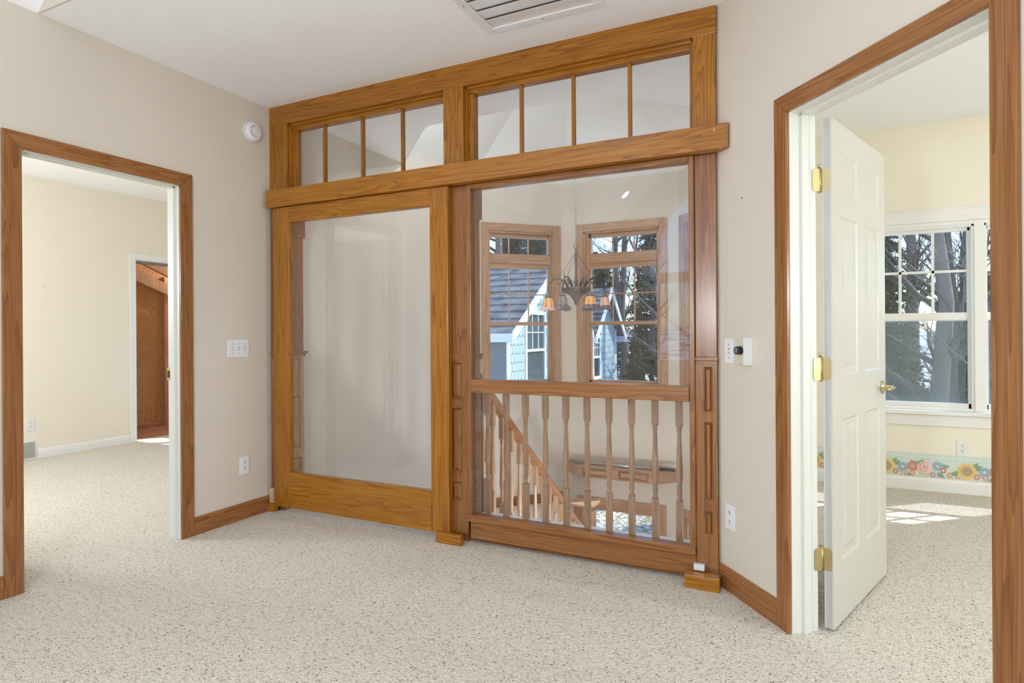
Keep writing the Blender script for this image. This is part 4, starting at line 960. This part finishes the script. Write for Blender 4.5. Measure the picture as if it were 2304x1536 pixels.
def evergreen(seed, H=9, R=1.9, mt=None):
    rnd = random.Random(seed); m = MB(); m.tube([(0, 0, -.3), (0, 0, H)], [.13, .02], 6)
    f = MB(); z = .7
    while z < H-.1:
        q = 1-z/H; r = R*q**.85+.12; nb = 12
        for k in range(nb):
            a = 2*PI*k/nb+rnd.uniform(-.25, .25); L = r*rnd.uniform(.7, 1.1); dr = rnd.uniform(.1, .35)*L
            ca, sa = math.cos(a), math.sin(a); z_b = z; z = z+rnd.uniform(-.16, .16)
            for s in range(8):
                t0 = .12+.88*s/8; c0 = (ca*L*t0, sa*L*t0, z-dr*t0*t0+rnd.uniform(-.03, .03)); wd = L*.2*(1.1-t0)+.09
                for sg in (-1, 1):
                    tip = (c0[0]+ca*wd*.8-sa*sg*wd, c0[1]+sa*wd*.8+ca*sg*wd, c0[2]-rnd.uniform(.02, .12))
                    f.add([c0, tip, (c0[0]+ca*wd*.55, c0[1]+sa*wd*.55, c0[2]+.02)], [(0, 1, 2)])
                    f.add([c0, (tip[0]*.97, tip[1]*.97, tip[2]+rnd.uniform(.04, .16)), (c0[0]+ca*.06, c0[1]+sa*.06, c0[2]-.07)], [(0, 1, 2)])
                f.add([c0, (c0[0]+sa*wd*.5, c0[1]-ca*wd*.5, c0[2]-rnd.uniform(.12, .25)), (c0[0]-sa*wd*.3, c0[1]+ca*wd*.3, c0[2]-.05)], [(0, 1, 2)])
            z = z_b
        z += .26
    return m.mesh('trunk', [BARK]), f.mesh('needles', [mt or NEEDLE])
BT = [bare_tree(1, 13), bare_tree(2, 15, .21, 30), bare_tree(3, 11, .12, 24), bare_tree(4, 14, .26, 28)]
ET = [evergreen(5), evergreen(6, 7, 2.2, NEEDLE2), evergreen(8, 11, 2.4)]
def plant(kind, i, x, y, rot, sc, where):
    bare = kind == 'b'
    t = thing('bare_tree' if bare else 'evergreen_tree', ('leafless grey tree ' if bare else 'dark green conifer ')+where, 'tree', (x, y, hz(x, y)), rot, ('leafless trees ' if bare else 'conifers ')+where)
    a, b = (BT if bare else ET)[i]; obj('trunk', a, None, t); obj('branches' if bare else 'needles', b, None, t); t.scale = (sc,)*3; return t
rnd = random.Random(21)
def ok(x, y):
    if -14 < x < -5 and 10.5 < y < 22: return False
    return math.hypot(x+1.5, y-2) > 9.5
# sector behind the bay windows and bedroom window
cnt = 0; spots = []
def scatter(n, r0, r1, a0, a1, kb, where, mind=1.6):
    k = 0; tries = 0
    while k < n and tries < 4000:
        tries += 1; a = math.radians(rnd.uniform(a0, a1)); r = math.sqrt(rnd.uniform(r0*r0, r1*r1)); x, y = r*math.cos(a), r*math.sin(a)
        if not ok(x, y) or any((x-p)**2+(y-q)**2 < mind**2 for p, q in spots): continue
        spots.append((x, y)); b = rnd.random() < kb
        plant('b' if b else 'e', rnd.randrange(4 if b else 3), x, y, rnd.uniform(0, 6.28), rnd.uniform(.8, 1.25), where); k += 1
for (x, y, k, i, s) in ((-3.1, 21.5, 'b', 1, 1), (-2.2, 17.5, 'b', 3, 1), (-2.9, 25, 'b', 3, 1.1), (-4.8, 24.5, 'b', 0, 1.1), (-1.2, 19.5, 'e', 1, .75), (-3.8, 14.6, 'e', 0, .45), (-2.6, 28, 'e', 2, .8), (-5.2, 27.5, 'e', 0, .8), (-2.0, 13.3, 'e', 1, .42)):
    spots.append((x, y)); plant(k, i, x, y, rnd.uniform(0, 6), s, 'in the woods beyond the right bay window')
scatter(46, 23, 48, 92, 128, .62, 'in the woods behind the dormers', 1.5)
for (x, y, k, i, s) in ((2.4, 16.5, 'b', 3, .9), (3.2, 18.2, 'b', 0, 1), (3.9, 19.5, 'e', 0, .7), (5.6, 18.8, 'e', 1, 1), (5.2, 20.0, 'b', 3, .9), (2.9, 13.2, 'b', 2, .7), (3.5, 11.4, 'e', 1, .3), (6.3, 19.0, 'e', 2, .8)):
    spots.append((x, y)); plant(k, i, x, y, rnd.uniform(0, 6), s, 'outside the bedroom window')
scatter(26, 18, 40, 62, 90, .75, 'in the woods beyond the bedroom', 1.6)
scatter(11, 17, 34, 235, 285, .85, 'behind the camera, mirrored in the glass', 1.8)
